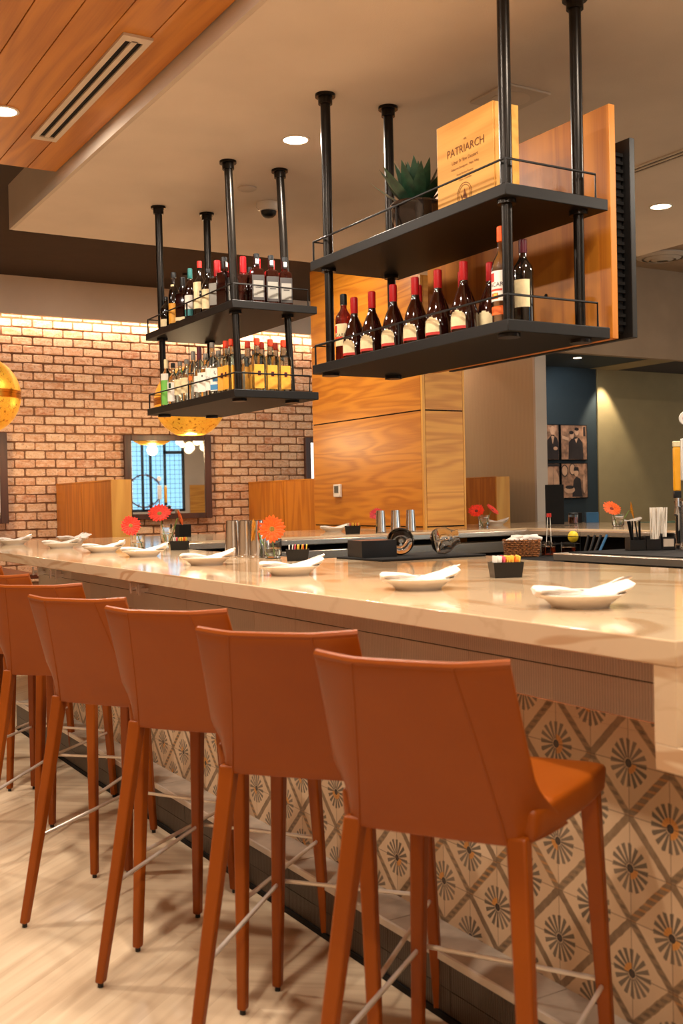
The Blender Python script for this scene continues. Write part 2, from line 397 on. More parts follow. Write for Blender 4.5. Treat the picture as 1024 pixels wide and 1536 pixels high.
# brick wall
def bricks():
    L, H_, g = .212, .0905, .014; mb = MB(); X0, X1 = 1.2, 8.3; z = .55; row = 0
    rnd = random.Random(3)
    while z < 3.32:
        x = X0-(row % 2)*L/2
        while x < X1:
            a, b = x+g/2+rnd.uniform(-.004, .004), x+L-g/2+rnd.uniform(-.004, .004); z0, z1 = z+g/2+rnd.uniform(-.003, .003), z+H_-g/2+rnd.uniform(-.003, .003)
            y = 11.2-rnd.uniform(.0, .012); c = .009
            J = lambda: rnd.uniform(-.003, .003)
            ring = [(a+c, z0), ((a+b)/2, z0+J()), (b-c, z0), (b, z0+c), (b, z1-c), (b-c, z1), ((a+b)/2, z1+J()), (a+c, z1), (a, z1-c), (a, z0+c)]
            cx, cz = (a+b)/2, (z0+z1)/2
            n = len(ring)
            vs = [(px, 11.22, pz) for px, pz in ring]+[(px, y+.006, pz) for px, pz in ring]+[(cx+(px-cx)*.965, y+J()*.5, cz+(pz-cz)*.9) for px, pz in ring]
            fs = []
            for q in range(2):
                for k in range(n): fs.append((q*n+k, q*n+(k+1) % n, (q+1)*n+(k+1) % n, (q+1)*n+k))
            fs.append(tuple(2*n+k for k in range(n)))
            mb.add(vs, fs); x += L
        z += H_; row += 1
    return mb
w = bricks().obj('wall_back', 'brick'); w['kind'] = 'structure'
struct(MB().box(-3, 8.4, 11.205, 11.35, 0, 3.66), 'wall_back_mortar', 'mortar')
# right hand walls
struct(MB().box(8.36, 8.52, 9.62, 11.2, 0, 4.15), 'wall_right', 'ribwall')
struct(MB().box(8.355, 8.525, 9.58, 9.618, 0, 4.15), 'trim_9', 'plaster_side', bevel=.003)
struct(MB().box(8.53, 16, 9.6, 9.7, 3.03, 4.15), 'trim_10', 'plaster_brown')
struct(MB().box(8.52, 10.5, 10.8, 10.9, 0, 3.12), 'wall_far', 'bluewall')
struct(MB().box(10.5, 16, 10.78, 10.9, 0, 3.12), 'wall_olive', 'olive')
struct(MB().box(8.52, 10.38, 9.7, 10.8, 3.04, 3.12), 'trim_11', 'bluewall')
struct(MB().box(10.38, 10.86, 9.7, 10.79, 3.036, 3.12), 'trim_12', 'olive')
struct(MB().box(10.86, 16, 9.7, 10.8, 3.04, 3.12), 'trim_13', 'darkceil')
# wall behind the camera with the street windows the mirror reflects
WY = -1.6
mb = MB(); mb.box(-2.2, 4.1, WY-.15, WY, 0, 4.15); mb.box(5.92, 8.6, WY-.15, WY, 0, 4.15); mb.box(4.1, 5.92, WY-.15, WY, 0, 1.15); mb.box(4.1, 5.92, WY-.15, WY, 2.98, 4.15)
struct(mb, 'wall_front', 'plaster_side')
struct(MB().box(-2.2, -2.1, -1.6, 11.2, 0, 3.66), 'wall_left', 'plaster_brown')  # unseen wall, added to block world light from the stool backs
wf = MB()
for xx in (4.1, 4.62, 4.95, 5.13, 5.45, 5.86): wf.box(xx, xx+.06, WY-.1, WY-.02, 1.15, 2.98)
for zz in (1.15, 2.92): wf.box(4.1, 5.92, WY-.1, WY-.02, zz, zz+.06)
wf.box(5.45, 5.9, WY-.1, WY-.02, 2.45, 2.52)
o = wf.obj('window_1', 'frameblk'); o['kind'] = 'structure'
mb = MB()
for i in range(17): mb.box(4.12+i*.105, 4.127+i*.105, WY-.03, WY-.025, 1.2, 2.9)
for i in range(17): mb.box(4.1, 5.9, WY-.03, WY-.025, 1.25+i*.105, 1.257+i*.105)
mb.obj('window_grid', 'blackmatte', o)
MB().box(4.1, 5.9, WY-.07, WY-.065, 1.2, 2.95).obj('window_pane', 'winpane', o)
MB().box(4.0, 5.95, WY-.02, WY+.3, 1.10, 1.145).obj('window_sill', 'plaster_side', o)
mb = MB(); rr = random.Random(8)
mb.tube([(.36*math.cos(2*PI*k/28), 0, .36*math.sin(2*PI*k/28)) for k in range(29)], .012, 6)
for k in range(150):
    a = rr.uniform(0, 2*PI); c = Vector((.36*math.cos(a), 0, .36*math.sin(a))); d = Vector((rr.uniform(-1,1), rr.uniform(-.3,1), rr.uniform(-1,1)))*.06
    e = d.orthogonal().normalized()*.014; mb.add([tuple(c), tuple(c+d*.5+e), tuple(c+d), tuple(c+d*.5-e)], [(0,1,2,3)])
o = mb.obj('dried_wreath', 'burnt'); o.location = (5.0, WY+.1, 1.62); tag(o, 'ring of dried leaves hanging at the window, seen in the middle mirror', 'wreath')
t = thing('booth_divider', 'oak booth divider by the windows, seen only in the mirror', 'partition', (6.02, WY+.01, 0))
MB().box(0, .7, 0, .06, 0, 1.74).obj('side_panel', 'oak_x', t)
struct(MB().box(15.9, 16, -3, 9.7, 0, 4.2), 'wall_side', 'plaster_side')

# ------------------------------------------------------------------ wood column
mb = MB()
CX0, CX1, CY0, CY1 = 5.29, 5.735, 7.5, 9.40
colm = thing('wood_column', 'square column clad in honey oak panels rising behind the far counter', 'column', (CX0, CY0, 0))
zs = [0, 1.09, 2.085, 2.86, 3.62]
W_, L_ = CX1-CX0, CY1-CY0
for i in range(4):
    z0, z1 = zs[i]+.006, zs[i+1]-.006
    MB().box(0, .018, .028, L_-.002, z0, z1).obj('side_panel', 'oak_y', colm)
    MB().box(.03, W_-.022, 0, .018, z0, z1).obj('front_panel', 'oak_x', colm)
MB().box(.0, .026, 0, .024, .0, 3.62).obj('corner_bead', 'oak_end', colm)
MB().box(W_-.018, W_, 0, L_, 0, 3.62).obj('corner_bead', 'oak_end', colm)
MB().box(.012, W_-.012, .012, L_, 0, 3.62).obj('core', 'blackmatte', colm)
# thermostat
th = thing('thermostat', 'small white wall thermostat with a grey screen on the oak column', 'thermostat', (CX0, 8.917, 1.424))
MB().box(-.028, 0, -.062, .062, -.062, .062).obj('body', 'white', th, bevel=.006)
MB().box(-.031, -.027, -.036, .036, -.02, .045).obj('screen', mat('grey_lcd', (92,92,84), .3), th)
# booth dividers
def divider(x, label, door):
    t = thing('booth_divider', label, 'partition', (x, 9.44, 0), 0, 'oak booth dividers along the brick wall')
    MB().box(-.002, .014, .02, .87, 0, 1.548).obj('side_panel', 'oak_z', t)
    MB().box(-.002, .014, .882, 1.74, 0, 1.548).obj('side_panel', 'oak_z', t)
    MB().box(0.012, .182, .012, 1.74, 0, 1.545).obj('core', 'blackmatte', t)
    MB().box(-.004, .184, -.012, .014, 0, 1.56).obj('end_panel', 'oak_end', t, bevel=.002)
    MB().box(-.006, .186, .014, 1.74, 1.549, 1.561).obj('cap', 'oak_y', t)
divider(3.21, 'oak booth divider left of the middle mirror', 0)
divider(5.43, 'oak booth divider partly hidden behind the wood column', 0)
divider(7.64, 'oak booth divider to the right of the wood column', 0)
# mirrors
def mirror(x0, label, ang=-8.3):
    t = thing('wall_mirror', label, 'mirror', (x0, 11.165, 1.165), math.radians(ang), 'dark framed mirrors on the brick wall')
    w_, h_, b = .96, .915, .075
    mb = MB(); mb.box(0, b, -.03, .015, 0, h_); mb.box(w_-b, w_, -.03, .015, 0, h_); mb.box(b, w_-b, -.03, .015, 0, b*.8); mb.box(b, w_-b, -.03, .015, h_-b*.8, h_)
    mb.obj('frame', 'darkwood', t, bevel=.004)
    MB().box(b-.005, w_-b+.005, -.01, .012, .05, h_-.05).obj('glass', 'mirrorg', t, smooth=False)
mirror(3.945, 'dark framed mirror in the middle reflecting bright windows')
mirror(6.16, 'dark framed mirror half hidden by the oak column', 0)
mirror(1.725, 'dark framed mirror cut off by the left photo edge')
# booth table with dark wood top glimpsed under the counter
t = thing('booth_table', 'dark wood booth table seen under the far end of the counter', 'table', (2.15, 9.45, 0))
MB().box(-.38, .40, 0, 1.6, .70, .74).obj('table_top', 'walnuttop', t, bevel=.004)
MB().tube([(0,.8,0.02),(0,.8,.70)], .04).obj('pedestal', 'black', t); MB().lathe([(.25,0),(.25,.015),(.05,.03)], (0,.8,0)).obj('base', 'black', t)
# small black speaker box behind the counter
mb = MB().box(-.05, .05, -.05, .05, 0, .1); o = mb.obj('card_holder', 'blackmatte', bevel=.004); o.location = (3.30, 8.0, 1.067); tag(o, 'small square black holder standing before the brick wall', 'holder')

# ------------------------------------------------------------------ bar
bar = thing('bar_counter', 'U shaped bar with cream veined quartz top and patterned tile front', 'bar counter', (1.74, 1.0, 0))
def loc(mb): mb.X = Matrix.Translation((-1.74, -1.0, 0)); return mb
poly = [(1.517,1.37),(2.99,1.37),(2.99,3.7),(3.09,3.72),(3.09,4.3),(2.43,4.32),(2.43,6.07),(2.85,7.02),(5.95,7.02),(6.0,6.95),(6.0,1.0),(7.5,1.0),(7.5,8.52),(5.76,8.52),(5.76,7.47),(5.26,7.47),(5.26,8.52),(1.517,8.52)]
def chunk(pl, z0, z1): return loc(MB()).prism(pl, z0, z1)
ct = loc(MB())
ct.prism([(1.517,1.37),(2.99,1.37),(2.99,3.7),(3.09,3.72),(3.09,4.3),(2.43,4.32),(2.43,6.07),(2.85,7.02),(2.85,8.52),(1.517,8.52)], 1.018, 1.067)
ct.prism([(2.851,7.02),(5.26,7.02),(5.26,8.52),(2.851,8.52)], 1.018, 1.067)
ct.prism([(5.261,7.02),(6.0,7.02),(6.0,1.0),(7.5,1.0),(7.5,8.52),(5.76,8.52),(5.76,7.47),(5.261,7.47)], 1.018, 1.067)
ct.obj('countertop', 'quartz', bar, bevel=.0025)
loc(MB()).box(1.517, 1.74, 1.371, 1.424, .873, 1.0178).obj('waterfall_edge', 'quartz', bar)
loc(MB()).box(1.741, 2.99, 1.371, 1.424, .873, 1.0178).obj('waterfall_edge', 'quartz', bar)
loc(MB()).box(1.517, 2.99, -.4, 1.424, .822, .8725).obj('low_counter', 'quartz', bar, bevel=.002)
# base carcass
loc(MB()).box(1.757, 2.40, -.4, 6.41, .0, .8195).obj('base', 'blackmatte', bar)
loc(MB()).box(1.757, 2.40, 1.43, 6.41, .82, 1.0175).obj('base', 'blackmatte', bar)
loc(MB()).box(2.401, 2.95, 1.2, 4.25, .0, .815).obj('base', 'blackmatte', bar)
loc(MB()).prism([(2.405,6.35),(3.0,7.1),(5.25,7.1),(5.25,8.25),(2.35,8.25),(1.76,6.412)], 0, 1.0175).obj('base', 'blackmatte', bar)
loc(MB()).box(6.1, 7.3, 1.0, 8.25, 0, 1.0175).obj('base', 'blackmatte', bar)
# tiled front: tile field panel, with its object origin on a star crossing
r4 = 1.336-.540*1.74
Ya = 1.117*1.74
t_ = MB(); t_.X = Matrix.Translation((0, -Ya, -r4))
t_.box(1.74, 1.757, -.4, 6.415, .0, .8195); t_.box(1.74, 1.757, 1.43, 6.415, .82, .8505)
tf = t_.obj('tiled_front', 'star', bar, smooth=False); tf.location = (-1.74, Ya-1.0, r4)
# ribbed tile rows
mb = loc(MB()); W0 = .3175
y = 1.112*1.74-W0*6
rows = [(.852, .9345), (.9365, 1.0175)]
for (z0, z1) in rows:
    yy = 1.425
    edges = [1.428]+[e for e in [1.112*1.74+W0*k for k in range(-3, 20)] if 1.45 < e < 6.38]+[6.416]
    for a, b in zip(edges, edges[1:]): mb.box(1.722, 1.7395, a+.001, b-.001, z0, z1)
mb.obj('ribbed_tile_band', 'ribt', bar, bevel=.0015)
loc(MB()).box(1.7232, 1.7398, 1.43, 6.41, .8505, 1.0176).obj('band_grout', 'grout', bar)
loc(MB()).box(1.7222, 1.7238, 1.43, 6.41, .9346, .9364).obj('shadow_joint', 'blackmatte', bar)
loc(MB()).box(1.7225, 1.741, 1.43, 6.414, .8490, .8518).obj('band_trim', 'steel', bar)
# foot ledge and kick
mb = loc(MB()); e = -.4
for k in range(12):
    mb.box(1.614, 1.7395, -.4+k*.58, -.4+k*.58+.577, .152, .168)
mb.obj('foot_ledge', 'ledgrey', bar)
loc(MB()).box(1.606, 1.6145, -.4, 6.56, .150, .170).obj('ledge_trim', 'satin', bar, bevel=.001)
mb = loc(MB())
for z0, z1 in ((.0, .018), ):
    mb.box(1.604, 1.612, -.4, 6.55, z0, z1)
mb.obj('kick_trim', 'blackmatte', bar)
mb = loc(MB())
for z0, z1 in ((.019, .082), (.084, .149)):
    for k in range(24): mb.box(1.61, 1.618, -.4+k*.29, -.4+k*.29+.288, z0, z1)
mb.obj('kick_tile', 'ribk', bar)
loc(MB()).box(1.6181, 1.7396, -.4, 6.54, 0, .1518).obj('kick_core', 'blackmatte', bar)
loc(MB()).box(1.7345, 1.757, 6.4165, 6.426, 0, 1.0175).obj('end_bead', 'steel', bar)
# purse hooks
for yh in (4.65, 5.947, 6.31):
    mb = loc(MB())
    mb.box(1.712, 1.722, yh-.055, yh+.055, .945, .957)
    for yq in (yh-.055, yh+.055):
        mb.box(1.680, 1.722, yq-.006, yq+.006, .944, .958); mb.box(1.674, 1.682, yq-.010, yq+.010, .930, .978)
    mb.box(1.690, 1.722, yh-.012, yh+.012, .935, .972)
    mb.obj('purse_hook', 'chrome', bar, bevel=.001)
# steel drink rail along the far arm
o = MB().box(2.87, 5.97, 6.86, 7.018, 1.012, 1.055).obj('drink_rail', 'steel', bevel=.006)
tag(o, 'long brushed steel rail along the inner edge of the far counter', 'rail')
o = MB().box(2.9, 5.9, 6.90, 7.1, .88, .97).obj('speed_rail', 'steel', bevel=.006)
tag(o, 'lower steel rack below the far drink rail', 'rack')
o = MB().box(5.88, 5.998, 1.2, 6.9, 1.012, 1.055).obj('drink_rail', 'steel', bevel=.006)
tag(o, 'long brushed steel rail along the right counter arm', 'rail')
struct(MB().box(2.42, 6.1, -.4, 7.1, 0.0, .006), 'floor_mat_trim_14', 'rubber')
D.objects['floor_mat_trim_14'].name = 'trim_14'
# island of bar equipment inside the U
isl = thing('underbar_station', 'steel topped underbar station with black cabinets inside the U of the bar', 'bar station', (4.28, 2.0, 0))
MB().box(.02, .9, 0, 3.9, .006, .93).obj('cabinet', 'blackmatte', isl)
MB().box(0, .92, 0, 2.78, .955, 1.0).obj('steel_top', 'steel', isl, bevel=.006)
MB().box(.05, .85, .05, 2.7, 1.0005, 1.006).obj('drip_mat', 'blackmatte', isl)
MB().box(.01, .9, .05, 2.7, .931, .954).obj('control_strip', 'blackpl', isl)
mb = MB()
for k in range(14): mb.tube([(.012, .3+k*.17, .943), (.0, .3+k*.17, .943)], .006, 8)
mb.obj('valve_row', 'steelpol', isl)

# ------------------------------------------------------------------ hanging shelves
def rail(mb, x0, x1, y0, y1, z, h, r=.0045):
    # front rail with returns on both short sides
    p = [(x1-.05, y0, z+h), (x0, y0, z+h), (x0, y1, z+h), (x0+.09, y1, z+h)]
    mb.tube([(x1-.05, y0, z), (x1-.05, y0, z+h), (x0, y0, z+h), (x0, y1, z+h), (x0+.09, y1, z+h), (x0+.09, y1, z)], r, 6)
    mb.tube([(x0, y1, z), (x0, y1, z+h)], r, 6); mb.tube([(x0, (y0+y1)/2, z), (x0, (y0+y1)/2, z+h)], r, 6); mb.tube([(x0, y0, z), (x0, y0, z+h)], r, 6)
def shelf_unit(x0, x1, y0, y1, zl, zu, px, py, label, tops=None):
    t = thing('hanging_shelf', label, 'shelf', (x0, y0, zl), 0)
    A, B, Hh = x1-x0, y1-y0, zu-zl
    MB().box(0, A, 0, B, -.042, 0).obj('lower_shelf', 'black', t, bevel=.003)
    MB().box(0, A, 0, B, Hh-.042, Hh).obj('upper_shelf', 'black', t, bevel=.003)
    for i, (ax, ay) in enumerate(((px[0], py[0]), (px[1], py[0]), (px[0], py[1]), (px[1], py[1]))):
        lx, ly = ax-x0, ay-y0; tx, ty = (tops[i][0]-x0, tops[i][1]-y0) if tops else (lx, ly)
        d = Vector((tx-lx, ty-ly, ZS-zl)); f = lambda z: (lx+d.x*z/d.z, ly+d.y*z/d.z, z)
        MB().tube([f(.0), f(Hh-.043)], .0195, 14).obj('lower_pole', 'pipe', t)
        MB().tube([f(Hh), f(ZS-zl-.001)], .0225, 14).obj('upper_pole', 'pipe', t)
        mb = MB(); a, b, c = f(ZS-zl), f(ZS-zl-.045), f(ZS-zl-.013)
        mb.tube([a, c], .046, 18); mb.tube([c, b], .032, 14); mb.obj('ceiling_flange', 'pipe', t)
        mb = MB(); mb.tube([f(-.056), f(-.043)], .04, 16); mb.obj('pipe_collar', 'pipe', t); mb = MB(); mb.tube([f(Hh-.058), f(Hh-.043)], .034, 16); mb.obj('pipe_collar', 'pipe', t)
    mb = MB(); rail(mb, .012, A, .012, B-.012, 0, .088); mb.obj('guard_rail', 'black', t)
    mb = MB(); rail(mb, .012, A, .012, B-.012, Hh, .088); mb.obj('guard_rail', 'black', t)
    return t
RX0, RX1, RY0, RY1, ZL, ZU = 2.412, 2.895, 2.90, 4.28, 1.95, 2.42
shelf_unit(RX0, RX1, RY0, RY1, ZL, ZU, (2.462, 2.80), (2.955, 4.20), 'black steel shelf hung from the ceiling holding a plant, wooden crate and brandy')
LX0, LX1, LY0, LY1, LZL, LZU = 2.43, 2.94, 5.15, 6.43, 1.93, 2.40
shelf_unit(LX0, LX1, LY0, LY1, LZL, LZU, (2.50, 2.82), (5.24, 6.32), 'black steel shelf hung from the ceiling crowded with spirit bottles, left one',
           tops=[(2.475, 5.265), (2.792, 5.275), (2.468, 6.265), (2.795, 6.275)])
# oak board and screen
bd = thing('oak_backboard', 'tall honey oak board hanging behind the right shelf', 'panel', (2.93, 2.923, 1.915))
MB().box(0, .03, 0, 1.17, 0, .87).obj('board', 'oak_z', bd, bevel=.002)
mb = MB()
for yy in (.36, .95): mb.tube([(-.003, yy, .22), (.001, yy, .22)], .008, 10)
mb.obj('cable_hole', 'blackmatte', bd)
tv = thing('television', 'black flat television seen edge on behind the oak board', 'television', (2.975, 2.91, 1.92))
MB().box(.035, .06, -.01, 1.14, 0, .745).obj('screen_frame', 'blackpl', tv, bevel=.002)
MB().box(-.014, .0345, .03, 1.10, .02, .70).obj('back_cover', 'blackpl', tv, bevel=.008)
mb = MB()
for k in range(22): mb.box(-.012, .033, .022, .0295, .05+k*.03, .062+k*.03)
mb.obj('vent_slats', 'blackmatte', tv)

# crate on the upper right shelf
cr = thing('wine_crate', 'flat pine crate branded PATRIARCH standing on the upper right shelf', 'crate', (2.49, 3.055, ZU))
MB().box(0, .115, 0, .345, 0, .345).obj('box', 'crate', cr, bevel=.002)
MB().box(.004, .111, -.008, -.0003, .004, .341).obj('lid', 'crate', cr, bevel=.001)
mb = MB(); P = lambda yc, zc: (lambda x, y: (-.0012, yc-x, zc+y))
text_into(mb, 'PATRIARCH', .043, P(.165, .222))
for i, (w_, tx) in enumerate([(.019, 'Liber IV fine Dessert'), (.0125, 'Cabernet Sauvignon . Napa Valley'), (.011, 'Estate Bottled Reserve')]): text_into(mb, tx, w_, P(.17, .183-i*.025))
text_into(mb, 'est.', .014, P(.165, .258)); text_into(mb, '750ml . 12 bottles', .0105, P(.17, .110))
mb.obj('lettering', 'burnt', cr)
mb = MB()
for r in (.044, .036):
    n = 32
    for k in range(n):
        a, b = 2*PI*k/n, 2*PI*(k+1)/n
        q = lambda rr, an: (-.0012, .175+rr*math.cos(an), .052+rr*math.sin(an))
        mb.add([q(r, a), q(r, b), q(r-.0025, b), q(r-.0025, a)], [(0,1,2,3)])
mb.add([(-.0012,.155,.03),(-.0012,.175,.075),(-.0012,.185,.04),(-.0012,.2,.06),(-.0012,.19,.028)], [(0,1,2),(2,3,4)])
mb.obj('crest', 'burnt', cr)

# potted succulent
ps = thing('potted_agave', 'dark green agave in a glossy dark pot on the upper right shelf', 'plant', (2.53, 3.60, ZU))
MB().lathe([(.065,0),(.09,.01),(.102,.05),(.1,.085),(.108,.1),(.106,.108),(.094,.104),(.09,.09)], n=28).obj('pot', 'pot', ps)
MB().lathe([(.0905,.088),(.0001,.094)], n=20).obj('soil', 'soil', ps)
mb = MB(); rnd = random.Random(5)
for k in range(30):
    a = k*2.4; tier = k/30; L = .19-.03*tier+rnd.uniform(-.01, .015); lean = math.radians(64-54*tier)
    d = Vector((math.cos(a)*math.sin(lean), math.sin(a)*math.sin(lean), math.cos(lean))); sd = Vector((-math.sin(a), math.cos(a), 0)); nn = d.cross(sd)
    b = Vector((0, 0, .09))+Vector((math.cos(a), math.sin(a), 0))*.02*(1-tier)
    vs = []; ss = [(0, .014), (.3, .028), (.6, .026), (.85, .012), (1, .001)]
    for q, w_ in ss:
        c = b+d*L*q+Vector((0, 0, .03*q*q)); vs += [tuple(c-sd*w_), tuple(c+nn*.005*(1-q)), tuple(c+sd*w_), tuple(c-nn*.006*(1-q))]
    fs = []
    for i in range(4):
        for j in range(4): fs.append((i*4+j, i*4+(j+1) % 4, i*4+4+(j+1) % 4, i*4+4+j))
    mb.add(vs, fs)
mb.obj('leaves', 'succ', ps)

# ------------------------------------------------------------------ bottles
def bottle(name, label, loc_, rot, glassm, prof, cap, capm, labels, sq=0, group=None, liquid=None, text=None, cat='bottle'):
    t = thing(name, label, cat, loc_, rot, group)
    MB().lathe(prof, n=20 if not sq else 24, sq=sq).obj('glass_body', glassm, t)
    if liquid:
        lv, lm = liquid
        ip = [(max(r-.0022, .001), z) for r, z in prof if z < lv]; ip[0] = (ip[0][0], .004); ip.append((ip[-1][0], lv))
        MB().lathe(ip, n=20, sq=sq).obj('liquid', lm, t)
    cr_, c0, c1 = cap
    MB().lathe([(cr_*.98, c0), (cr_, c0+.002), (cr_, c1-.003), (cr_*.8, c1)], n=16).obj('cap', capm, t)
    if labels:
        mb = MB(); mats = []
        for (r, z0, z1, a, m) in labels:
            if m not in mats: mats.append(m)
            mb.m = mats.index(m)
            if isinstance(a, tuple): mb.patch(r, z0, z1, PI+a[0], PI+a[1], 8, sq)
            else: mb.patch(r, z0, z1, PI-a, PI+a, 12, sq)
        if text:
            for (body, size, r, z, m, da) in text:
                if m not in mats: mats.append(m)
                mb.m = mats.index(m)
                text_into(mb, body, size, lambda x, y: (r*math.cos(PI+x/r+da), r*math.sin(PI+x/r+da), z+y))
        mb.obj('label', mats, t)
    return t
def arch(r, z0, z1, a, m): # arched label as several bands
    out = []; n = 5; zc = z1-(z1-z0)*.45
    out.append((r, z0, zc, a, m))
    for i in range(n):
        u0 = i/n; u1 = (i+1)/n; out.append((r, zc+(z1-zc)*u0, zc+(z1-zc)*u1, a*math.sqrt(max(.05, 1-u1*u1*.93)), m))
    return out
pRum = [(.036,0),(.038,.004),(.038,.165),(.034,.185),(.018,.205),(.014,.215),(.0135,.258)]
FACE = math.radians(22)      # local -x turned toward the room's entrance side
def rum_labels(r): return [(r, .045, .155, .95, 'paper')]
rumtext = [('BACARDI', .021, .0393, .117, 'ink', 0)]
def rumlab(): return [(.0386, .07, .160, 1.0, 'paper'), (.0390, .128, .154, (-.9, -.3), 'redink'), (.0390, .100, .106, (-.85, .5), 'redo'), (.0390, .076, .094, (-.75, .1), 'orangelab'), (.0392, .078, .092, (-.4, .0), 'yellow')]
bottle('rum_bottle', 'tall clear rum bottle with orange cap and orange lower band', (2.497, 3.03, ZL), FACE, 'clearb', [(r*1.0, z*1.25 if z > .2 else z*1.22) for r, z in pRum], (.0165, .30, .355), 'orange',
       [(r, z0*1.2, z1*1.2, a, m) for r, z0, z1, a, m in rumlab()]+[(.0386, .035, .066, .95, 'orangelab')], text=[('BACARDI', .022, .0394, .142, 'ink', 0)], liquid=None)
bottle('rum_bottle', 'spiced rum bottle with cream label and black cap at the shelf left end', (2.497, 4.135, ZL), FACE, 'spiced', [(r, z*1.12) for r, z in pRum], (.0155, .255, .305), 'blackfoil', [(r, z0, z1*1.05, a, 'cream' if m == 'paper' else ('ink' if m in ('orangelab', 'yellow') else m)) for r, z0, z1, a, m in rumlab()[:3]], text=rumtext)
o = bottle('rum_bottle', 'dark rum bottle with cream side label half hidden by the near pole', (2.60, 3.035, ZL), FACE+.3, 'darkbottle', [(r, z*1.2) for r, z in pRum], (.0155, .27, .32), 'maroon', [(.0386, .07, .17, .8, 'cream')])
pBr = [(.036,0),(.041,.006),(.043,.03),(.041,.075),(.034,.115),(.024,.15),(.016,.178),(.0135,.195),(.0135,.215)]
pBr = [(r*(1.28 if z < .17 else 1.12), z*1.04) for r, z in pBr]
br = None; ys = [4.045, 3.90, 3.735, 3.575, 3.42, 3.255]
names = ['brandy bottle next to the spiced rum', 'second brandy bottle from the spiced rum', 'third brandy bottle from the spiced rum', 'fourth brandy bottle from the spiced rum, mid shelf', 'brandy bottle two left of the orange capped rum', 'brandy bottle just left of the orange capped rum']
for i, y in enumerate(ys):
    lb = 'dark '+names[i]+' with red cap and arched label'; lc = (2.497, y, ZL)
    if br is None:
        br = bottle('brandy_bottle', lb, lc, FACE, 'brandy', pBr, (.0165, .203, .275), 'red', [(.0556, .016, .027, .62, 'redink')]+[(.0556, z0, z1, a, m) for r, z0, z1, a, m in arch(.0556, .027, .085, .60, 'cream')], group='dark brandy bottles on the lower right shelf')
    else: dup(br, lc, FACE, lb)
for y, lb in ((3.40, 'brandy bottle in the back row behind the two left of the orange capped rum'), (3.225, 'brandy bottle in the back row nearest the orange capped rum'), (3.70, 'brandy bottle in the back row by the rear pole')):
    dup(br, (2.60, y, ZL), FACE, lb)

# left unit bottle kinds
pSq = [(.036,0),(.0375,.004),(.0375,.15),(.033,.168),(.016,.178),(.0135,.19),(.0135,.225)]
pRd = [(.034,0),(.036,.004),(.036,.14),(.03,.17),(.017,.19),(.013,.2),(.0125,.25)]
pTall = [(.031,0),(.033,.004),(.033,.17),(.026,.205),(.014,.225),(.0125,.235),(.0125,.285)]
pPat = [(.037,0),(.04,.006),(.04,.10),(.036,.13),(.022,.15),(.015,.158),(.0145,.2)]
FL = math.radians(30)
G1 = 'clear spirit bottles on the lower left shelf'; G2 = 'whiskey bottles on the upper left shelf'
def two(kind, i, **k): return bottle(**k)
# lower shelf, front row seen along the long edge (far to near)
low = [
 ('vodka_bottle', 'clear bottle with a tall bright green label at the far left shelf end', 6.24, pTall, 'clearb', (.0135,.235,.29), 'cream', [(.0335,.01,.16,1.2,'green'),(.0338,.16,.2,1.0,'straw')], 0),
 ('gin_bottle', 'clear bottle with white label and dark green leaf print', 6.13, pRd, 'clearb', (.0135,.225,.255), 'blackfoil', [(.0365,.02,.135,1.0,'paper'),(.0368,.1,.13,.25,'succ')], 0),
 ('vodka_bottle', 'clear bottle with frosted cream label, third from the far end', 6.02, pRd, 'clearb', (.0135,.225,.25), 'silver', [(.0365,.05,.14,.9,'cream')], 0),
 ('vodka_bottle', 'clear bottle with pale cream label, fourth from the far end', 5.92, pRd, 'clearb', (.0135,.225,.25), 'silver', [(.0365,.05,.14,.8,'cream')], 0),
 ('vodka_bottle', 'clear bottle with small orange fruit print and dark shoulder stripe', 5.82, pTall, 'clearb', (.0135,.235,.285), 'silver', [(.0335,.15,.158,1.1,'ink'),(.0335,.115,.14,.35,'orangelab')], 0),
 ('wine_bottle', 'clear bottle with maroon foil neck', 5.73, pTall, 'clearb', (.0140,.225,.30), 'maroon', [(.0335,.04,.13,.8,'paper')], 0),
 ('vodka_bottle', 'clear bottle with white label and small dark crest', 5.64, pSq, 'clearb', (.0140,.215,.25), 'silver', [(.038,.03,.14,.8,'paper'),(.0383,.115,.125,.12,'ink')], 5),
 ('vodka_bottle', 'tall round shouldered clear bottle with white script label', 5.55, [(r*1.1, z*1.12) for r, z in pRd], 'clearb', (.0145,.27,.30), 'silver', [(.0402,.03,.155,.95,'paper')], 0),
 ('vodka_bottle', 'clear bottle with white label and blue square below dark letters', 5.465, pSq, 'clearb', (.0140,.215,.245), 'silver', [(.038,.02,.145,.8,'paper'),(.0383,.025,.055,.78,'blue'),(.0383,.07,.095,.4,'blue')], 5),
]
scr = {'tall round shouldered clear bottle with white script label': [('Tito', .026, .0406, .1, 'ink', 0)], 'clear bottle with white label and blue square below dark letters': [('RA', .03, .0388, .118, 'ink', .1)]}
for nm, lb, y, pf, gm, cp, cm, labs, sq in low:
    bottle(nm, lb, (2.487, y, LZL), FL, gm, pf, cp, cm, labs, sq=sq, group=G1, text=scr.get(lb))
tq = bottle('tequila_bottle', 'square tequila bottle left of the near pole, farther of two', (2.487, 5.37, LZL), FL, 'clearb', [(r*1.05, z*1.12) for r, z in pSq], (.0155,.245,.285), 'redo',
            [(.0398,.012,.14,.62,'yellowlab'),(.0401,.08,.105,.2,'maroon'),(.0398,.012,.14,(PI/2-.6,PI/2+.6),'yellowlab'),(.0401,.08,.105,(PI/2-.2,PI/2+.2),'maroon')], sq=6, group='tequila bottles on the lower left shelf')
